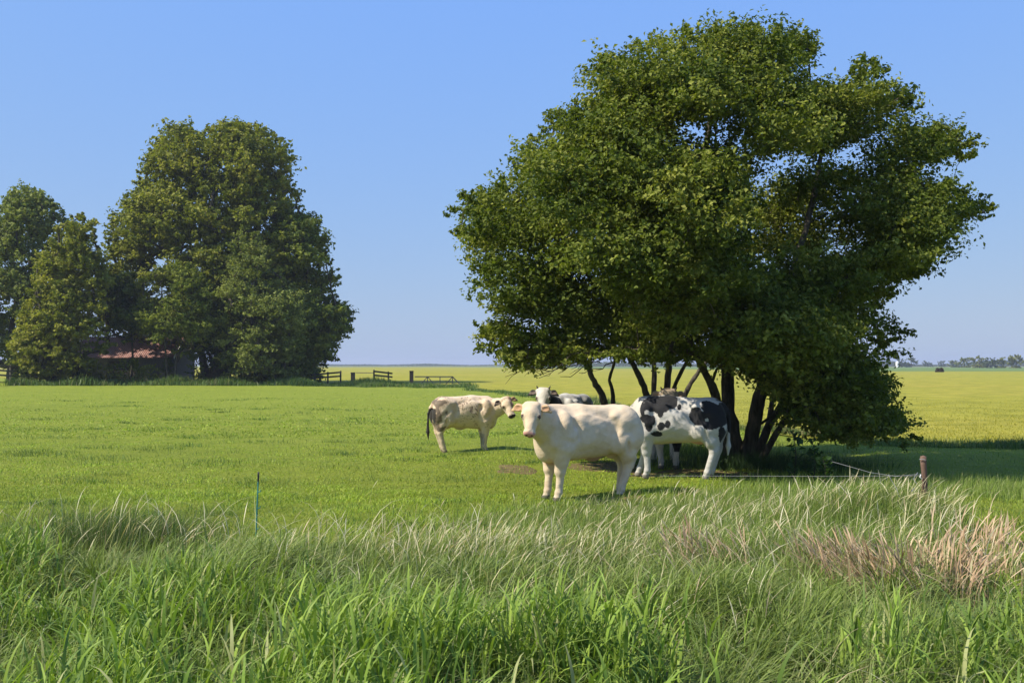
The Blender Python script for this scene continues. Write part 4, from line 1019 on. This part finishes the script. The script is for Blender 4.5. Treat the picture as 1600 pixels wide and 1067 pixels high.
GREENS = [(6, (.170, .240, .044)), (4, (.095, .155, .032)), (3, (.235, .305, .060)), (1.3, (.31, .35, .13)), (.5, (.42, .38, .20))]
STRAW = [(3, (.52, .46, .27)), (2, (.60, .55, .37)), (1.5, (.44, .35, .21)), (2, (.34, .35, .16))]
RUSSET = [(3, (.46, .31, .19)), (2, (.55, .41, .27)), (1, (.30, .20, .13)), (1, (.40, .36, .20))]

# tall grass margin: tussocks whose blades fan outwards
fg = Field()
def grass_h(x, y, n):
    hn = wav(np.stack([x, y], 1), 82, 1.6, 3); h = (.50 + .17 * hn + .09 * rng.normal(size=n)).clip(.18, .95)
    px = pxx(x, y); h *= 1 - .7 * sstep(1400, 1520, px) * sstep(7.2, 8.6, y); h *= 1 - .45 * sstep(7.6, 9.6, y); h *= 1 - .35 * sstep(1380, 1560, px) * sstep(6.5, 8.5, y); return h
cx, cy = scatter(1900, 3.1, 9.9); keepc = wav(np.stack([cx, cy], 1), 81, 1.7, 2) > rng.uniform(-.75, .25, len(cx)); cx, cy = cx[keepc], cy[keepc]
nb = 34; ci = np.repeat(np.arange(len(cx)), nb); n = len(ci); rr = np.abs(rng.normal(0, 1, n)); th = rng.uniform(0, 6.28, n)
size = rng.uniform(.05, .13, len(cx))[ci]; x = cx[ci] + np.cos(th) * rr * size; y = cy[ci] + np.sin(th) * rr * size
dirn = rng.normal(.2, .9, len(cx))[ci]; az = np.arctan2(np.sin(th) * rr * .8 + np.sin(dirn) * .7, np.cos(th) * rr * .8 + np.cos(dirn) * .7) + rng.normal(0, .35, n)
P2 = np.stack([x, y], 1); col = pick(GREENS, n, .15) * (rng.uniform(.62, 1.25, len(cx))[ci] * (1 + .15 * wav(P2, 84, 2.2, 2)))[:, None]
tcol = pick(GREENS, len(cx), .1)[ci]; col = col * .55 + tcol * .45
kf = rng.uniform(size=n) < .45 + .55 * sstep(5.5, 7.5, y); x, y, col, az, rr, ci = x[kf], y[kf], col[kf], az[kf], rr[kf], ci[kf]; n = len(x)
fg.add(blades(np.stack([x, y, gh(x, y)], 1), grass_h(x, y, n) * rng.uniform(.75, 1.25, len(cx))[ci], rng.uniform(.007, .015, n) * (1 + .3 * sstep(6, 9, y)), az, (rng.normal(.45, .3, n) + .34 * rr).clip(.05, 1.7), col, 5, col * .65 + np.array((.30, .33, .12)) * .35))
x, y = scatter(20000, 3.2, 9.6); m = clumped(x, y, 85, 1.6, .1, 1.2); x, y = x[m], y[m]; n = len(x); col = pick(GREENS, n); P2 = np.stack([x, y], 1)
fg.add(blades(np.stack([x, y, gh(x, y)], 1), grass_h(x, y, n), rng.uniform(.005, .010, n), rng.normal(.15, 1.5, n) + wav(P2, 83, 1.1, 2), np.abs(rng.normal(.8, .45, n)), col, 5, col * .6 + np.array((.30, .32, .12)) * .4))
# fine understory filling the base
x, y = scatter(22000, 3.6, 10.4); m = clumped(x, y, 86, 1.9, .08, 1.2) & (rng.uniform(size=len(x)) < .4 + .6 * sstep(5.5, 7.5, y)); x, y = x[m], y[m]; n = len(x); z = gh(x, y)
col = pick(GREENS, n) * .9
fg.add(blades(np.stack([x, y, z], 1), rng.uniform(.15, .38, n) * (1 - .35 * sstep(8, 10.4, y)), rng.uniform(.004, .009, n), rng.uniform(0, 6.28, n), rng.uniform(.1, 1.0, n), col, 3))
fg.build('tall_grass', 'dense tall green grass filling the foreground ditch')

# broad reed leaves, in stands
rd = Field()
x, y = scatter(10500, 3.1, 8.9); m = wav(np.stack([x, y], 1), 91, 1.5, 2) + .10 * (x > .3) + .12 * (y < 6) - .4 * sstep(6.8, 8.6, y) > rng.uniform(-.12, .45, len(x)); m &= ~((x > 1.5) & (y > 7.1)); x, y = x[m], y[m]; n = len(x)
st_h = rng.uniform(.34, .78, n) * (1 - .5 * sstep(5.6, 8.2, y)) * (1 + .2 * wav(np.stack([x, y], 1), 92, 2.1, 2)); la = rng.normal(.2, 1.1, n); ll = rng.uniform(.10, .75, n)
tone = pick([(4, (.19, .285, .042)), (3, (.26, .355, .058)), (2.5, (.11, .18, .034)), (.6, (.36, .37, .15))], n, .12)
rd.add(blades(np.stack([x, y, gh(x, y)], 1), st_h * 1.05, np.full(n, .006), la, ll, tone * .9, 4))
for k in range(7):
    f = .22 + .115 * k; hx = x + np.cos(la) * st_h * ll * f ** 1.8; hy = y + np.sin(la) * st_h * ll * f ** 1.8
    L = rng.uniform(.20, .42, n) * (1.05 - .3 * abs(f - .6))
    az_ = la + (k % 2) * np.pi + rng.normal(0, .7, n); col = tone * rng.uniform(.85, 1.15, (n, 1))
    rd.add(blades(np.stack([hx, hy, gh(x, y) + st_h * f], 1), L, rng.uniform(.011, .026, n), az_, rng.uniform(.35, 1.5, n) * (1.15 - .6 * f), col, 5, col * .8 + np.array((.30, .34, .10)) * .2, curl=1.2, face=az_ + np.pi / 2 + rng.normal(0, .5, n)))
rd.build('reeds', 'bright broad bladed reeds leaning through the foreground grass')

# straw coloured seed stalks
dg = Field()
prof_head = [.35, .32, .30, .30, 1.5, 1.9, 1.0]
def stalks(x, y, h0, h1, palette, leanm, width=.005, azm=.1, azs=.7, thick=1.0):
    n = len(x); z = gh(x, y); col = pick(palette, n)
    dg.add(blades(np.stack([x, y, z], 1), rng.uniform(h0, h1, n), np.full(n, width) * rng.uniform(.7, 1.3, n), rng.normal(azm, azs, n), np.abs(rng.normal(leanm, .2, n)), col, 6, None, .8, [p * thick if k < 4 else p for k, p in enumerate(prof_head)] + [0]))
def zone(px, py0, sx, sy, n):
    """n points scattered around a spot on the ground, given where the photograph shows it"""
    p = W(px, py0, 1.0); return None
def ring(X, Y, sx, sy, n): return rng.normal(X, sx, n), rng.normal(Y, sy, n).clip(3.5, 25)
x, y = scatter(900, 6.5, 10.2); m = clumped(x, y, 95, 1.3, .08, 1.5) & (pxx(x, y) < 1500) & (rng.uniform(size=len(x)) < .35 + .65 * sstep(550, 900, pxx(x, y))); stalks(x[m], y[m], .35, .72, STRAW, .55, .004, .2, 1.2)
for X, Y, sx, sy, n, h0, h1 in ((-.15, 9.6, .8, .5, 700, .22, .50), (1.5, 9.9, .9, .4, 520, .22, .45), (2.2, 11.3, .8, .3, 240, .25, .5), (1.2, 12.6, 1.0, .5, 150, .16, .34), (2.7, 13.0, .7, .6, 230, .22, .42), (3.9, 11.2, .6, .4, 420, .3, .6), (4.5, 10.9, .3, .4, 320, .3, .62), (-1.6, 9.8, 1.0, .4, 130, .3, .6), (-3.9, 9.6, .5, .4, 120, .35, .7), (4.6, 8.8, .5, .5, 220, .35, .7), (-3.0, 9.7, 1.2, .3, 70, .3, .6)):
    x, y = ring(X, Y, sx, sy, n); m = pxx(x, y) < np.where(y > 9, 1490, 1620); stalks(x[m], y[m], h0, h1, STRAW, .55, .0045, .2, 1.0)
for X, Y, sx, sy, n in ((3.1, 8.4, .24, .24, 420), (2.85, 8.8, .18, .2, 140), (3.7, 8.5, .16, .2, 200), (1.75, 9.0, .25, .2, 130), (4.45, 9.3, .15, .3, 110), (4.75, 8.4, .25, .3, 130)):
    x, y = ring(X, Y, sx, sy, n); stalks(x, y, .36, .62, RUSSET, .40, .007, 2.7 if X < 3.6 else .6, .6, 1.4)
# loose dry leaf litter strands
x, y = scatter(1500, 4, 10.5); m = clumped(x, y, 97, 1.7, .05, 1.2); x, y = x[m], y[m]; n = len(x)
dg.add(blades(np.stack([x, y, gh(x, y) + rng.uniform(.05, .3, n)], 1), rng.uniform(.3, .6, n), rng.uniform(.004, .010, n), rng.uniform(0, 6.28, n), rng.uniform(.7, 1.3, n), pick(STRAW, n), 5))
dg.build('dry_grass', 'straw and russet dry seed stalks among the tall grass')

# the bank round the post and the meadow edge: medium grass
mg = Field()
def medium(X, Y, sx, sy, n, h0, h1, pal=GREENS, wd=(.004, .009)):
    x, y = ring(X, Y, sx, sy, n); m_ = (pxx(x, y) < 1505) | (y > 13); x, y = x[m_], y[m_]; n = len(x)
    mg.add(blades(np.stack([x, y, gh(x, y)], 1), rng.uniform(h0, h1, n), rng.uniform(*wd, n), rng.normal(.1, 1.4, n), np.abs(rng.normal(.4, .25, n)), pick(pal, n), 4))
medium(4.0, 11.2, .62, .5, 12000, .20, .48); medium(4.85, 10.9, .22, .4, 2600, .2, .45); medium(2.4, 11.2, 1.0, .5, 7000, .10, .30); medium(3.0, 9.7, 1.1, .5, 9000, .2, .46); medium(4.4, 9.6, .35, .6, 3500, .2, .42)
medium(.9, 12.2, 1.0, .55, 9000, .06, .20, GREENS + [(3, (.27, .27, .12))]); medium(2.6, 12.9, .9, .6, 9000, .10, .28, GREENS + [(3, (.27, .27, .12))]); medium(3.9, 13.6, .6, .9, 6000, .12, .34)
medium(-3.9, 10.0, .45, .35, 3500, .3, .62, [(3, (.07, .13, .03)), (1, (.16, .15, .08))], (.003, .006))
medium(.3, 9.8, 1.6, .5, 9000, .12, .36, GREENS + [(2, (.25, .26, .12))])
medium(6.9, 15.6, 1.2, .8, 6000, .12, .30); medium(8.2, 15.0, .8, .4, 3000, .12, .32)
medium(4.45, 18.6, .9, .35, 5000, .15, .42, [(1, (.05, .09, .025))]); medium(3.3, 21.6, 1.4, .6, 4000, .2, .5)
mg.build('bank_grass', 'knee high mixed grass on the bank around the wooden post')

# grazed pasture turf
pg = Field()
for D0_, D1_, n, h0, h1, w0, w1 in ((8.5, 16, 150000, .025, .075, .004, .009), (14, 30, 90000, .02, .05, .009, .02), (27, 100, 40000, .02, .055, .03, .08)):
    x, y = scatter(n, D0_, D1_, 1.12, 2)
    P2 = np.stack([x, y], 1); k = (y < crop_edge_y(x) - .3) & (y < 98); sh = .6 * wav(P2, 101, 4.2, 3) + .5 * wav(P2 * [1, .6], 102, 1.3, 2); bare = (np.hypot((x - .05) / .5, (y - 18.0) / .9) < 1) | (np.hypot((x - 1.4) / .5, (y - 14.2) / .35) < 1) | (np.hypot((x - 1.75) / .8, (y - 18.4) / .9) < 1) | (np.hypot((x - 3.1) / 1.25, (y - 17.4) / .9) < 1)
    k &= ~(bare & (rng.uniform(size=len(x)) < .55)); x, y, sh = x[k], y[k], sh[k]; n = len(x)
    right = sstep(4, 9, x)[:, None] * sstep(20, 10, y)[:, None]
    col = pick([(5, (.25, .335, .032)), (3, (.195, .28, .028)), (3, (.31, .375, .042)), (.8, (.36, .37, .10))], n, .2) * (1 + .26 * sh)[:, None]
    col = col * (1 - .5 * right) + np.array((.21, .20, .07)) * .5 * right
    hh = rng.uniform(h0, h1, n) * (1 + .55 * np.maximum(sh, -.6))
    pg.add(blades(np.stack([x, y, gh(x, y)], 1), hh, rng.uniform(w0, w1, n), rng.uniform(0, 6.28, n), np.abs(rng.normal(.95, .4, n)), col, 2 if D0_ > 10 else 3))
# coarse tussocks left by the cattle
nt_ = 300; tx, ty = scatter(nt_, 11, 60, 1.1, 2); tx = np.concatenate([tx, [-10.2, -10.0, -10.5]]); ty = np.concatenate([ty, [21.3, 21.2, 21.25]])
for X, Y in zip(tx, ty):
    if Y > crop_edge_y(X) - 1: continue
    n = 90; s_ = rng.uniform(.08, .30) * (1 + Y / 60); x = rng.normal(X, s_ * 1.6, n); y = rng.normal(Y, s_ * .8, n)
    c_ = np.array([(.06, .12, .022), (.085, .16, .026), (.14, .20, .04)])[rng.integers(0, 3)]
    pg.add(blades(np.stack([x, y, gh(x, y)], 1), rng.uniform(.05, .17, n), rng.uniform(.006, .010, n) * max(1, Y / 16), rng.uniform(0, 6.28, n), rng.uniform(.4, 1.3, n), np.tile(c_, (n, 1)) * rng.uniform(.8, 1.2, (n, 1)), 2))
pg.build('pasture_grass', 'short grazed bright green grass of the cow pasture')

# crop stubble texture near its edge
cg = Field(); x, y = scatter(60000, 22.5, 60, 1.12, 2); k = y > crop_edge_y(x) + .2; x, y = x[k], y[k]; n = len(x)
col = pick([(4, (.34, .31, .04)), (3, (.29, .275, .035)), (2, (.40, .35, .07)), (1, (.22, .23, .03))], n, .12) * (1 + .12 * wav(np.stack([x * .3, y * 1.5], 1), 111, 1.2, 3))[:, None]
cg.add(blades(np.stack([x, y, np.full(n, .03)], 1), rng.uniform(.03, .08, n) * (1 - .6 * sstep(30, 60, y)), rng.uniform(.012, .03, n) * np.maximum(1, y / 30), rng.uniform(0, 6.28, n), rng.uniform(.2, .8, n), col, 2))
cg.build('crop_stems', 'short yellow green crop stems covering the flat field')

# rough growth along field edges and below the barn trees
ug = Field()
def rough(X0, Y0, X1, Y1, wdt, n, h0, h1, pal, bw):
    t = rng.uniform(0, 1, n); x = X0 + (X1 - X0) * t + rng.normal(0, wdt * .3, n); y = Y0 + (Y1 - Y0) * t + rng.normal(0, wdt, n)
    e = (.6 + .4 * wav(np.stack([x, y], 1), 121, .8, 3)).clip(.15, 1.3)
    ug.add(blades(np.stack([x, y, gh(x, y)], 1), rng.uniform(h0, h1, n) * e, rng.uniform(bw * .6, bw * 1.3, n), rng.uniform(0, 6.28, n), rng.uniform(.1, .9, n), pick(pal, n), 2))
EDGE = [(3, (.10, .165, .04)), (2, (.14, .20, .05)), (1, (.06, .11, .03)), (.7, (.24, .24, .11))]; SHADED_EDGE = [(3, (.045, .085, .022)), (1, (.07, .12, .03))]
a = W(0, 605, 92); b = W(490, 605, 96); rough(a[0], 94.5, b[0], 95, .9, 14000, .5, 1.35, EDGE, .07)
a = W(470, 600, 93); b = W(640, 600, 93); rough(a[0], 92.5, b[0], 92, 1.2, 9000, .4, 1.1, SHADED_EDGE, .07)  # darker palette puts the trees' cast shadow into the blade colour
rough(W(560, 600, 86)[0], 87, W(640, 600, 88)[0], 90, 1.0, 3000, .25, .7, EDGE, .06)
rough(W(640, 600, 90)[0], 89, W(735, 600, 86)[0], 84, 1.3, 6000, .3, .8, EDGE, .06)
rough(W(735, 600, 80)[0], 78, 3.2, 54, .8, 5000, .15, .45, EDGE, .05)
rough(3.4, 54, 6.2, 33, .5, 5000, .15, .5, EDGE + [(2, (.26, .24, .10))], .035)
rough(6.0, 33, 8.5, 25, .5, 6000, .15, .55, EDGE + [(2, (.26, .20, .10))], .02)
rough(8.5, 24, 15, 22.3, .35, 8000, .12, .40, EDGE, .018)
ug.build('undergrowth', 'rough weeds and uncut grass along the field edges and barn trees')

# thistles with dark leaves under the right of the crown
def weed(label, px, D, h_):
    p = W(px, 700, D); z = g1(p[0], D); root = empty('weed', (p[0], D, z)); tag(root, label, 'plant', 'leafy weeds by the bank')
    tb = Tubes(); k = 9; t = np.linspace(0, 1, k); path = np.stack([.06 * np.sin(t * 3), .02 * t, t * h_], 1); tb.add(path, .009 * (1 - .6 * t), 6); tb.build('stem', M_darkwood, root)
    n = 46; tt = rng.uniform(.15, 1, n); az_ = rng.uniform(0, 6.28, n); c = np.stack([.06 * np.sin(tt * 3) + np.cos(az_) * .10, np.sin(az_) * .10, tt * h_], 1)
    v, f, ct = leaves(c, rng.normal(size=(n, 3)) + np.array([0, 0, 1.]), rng.uniform(.08, .16, n), pick([(1, (.035, .07, .02))], n)); link('foliage', raw_mesh('foliage', v, [f], ct), M_leaf, root)['kind'] = 'stuff'
weed('dark leafy weed standing nearest the trunk on the sunlit bank', 1238, 16.2, .85); weed('dark leafy weed under the lowest bough beside another weed', 1268, 16.0, .75); weed('short dark leafy weed in the grass under the lowest bough', 1284, 15.6, .5)
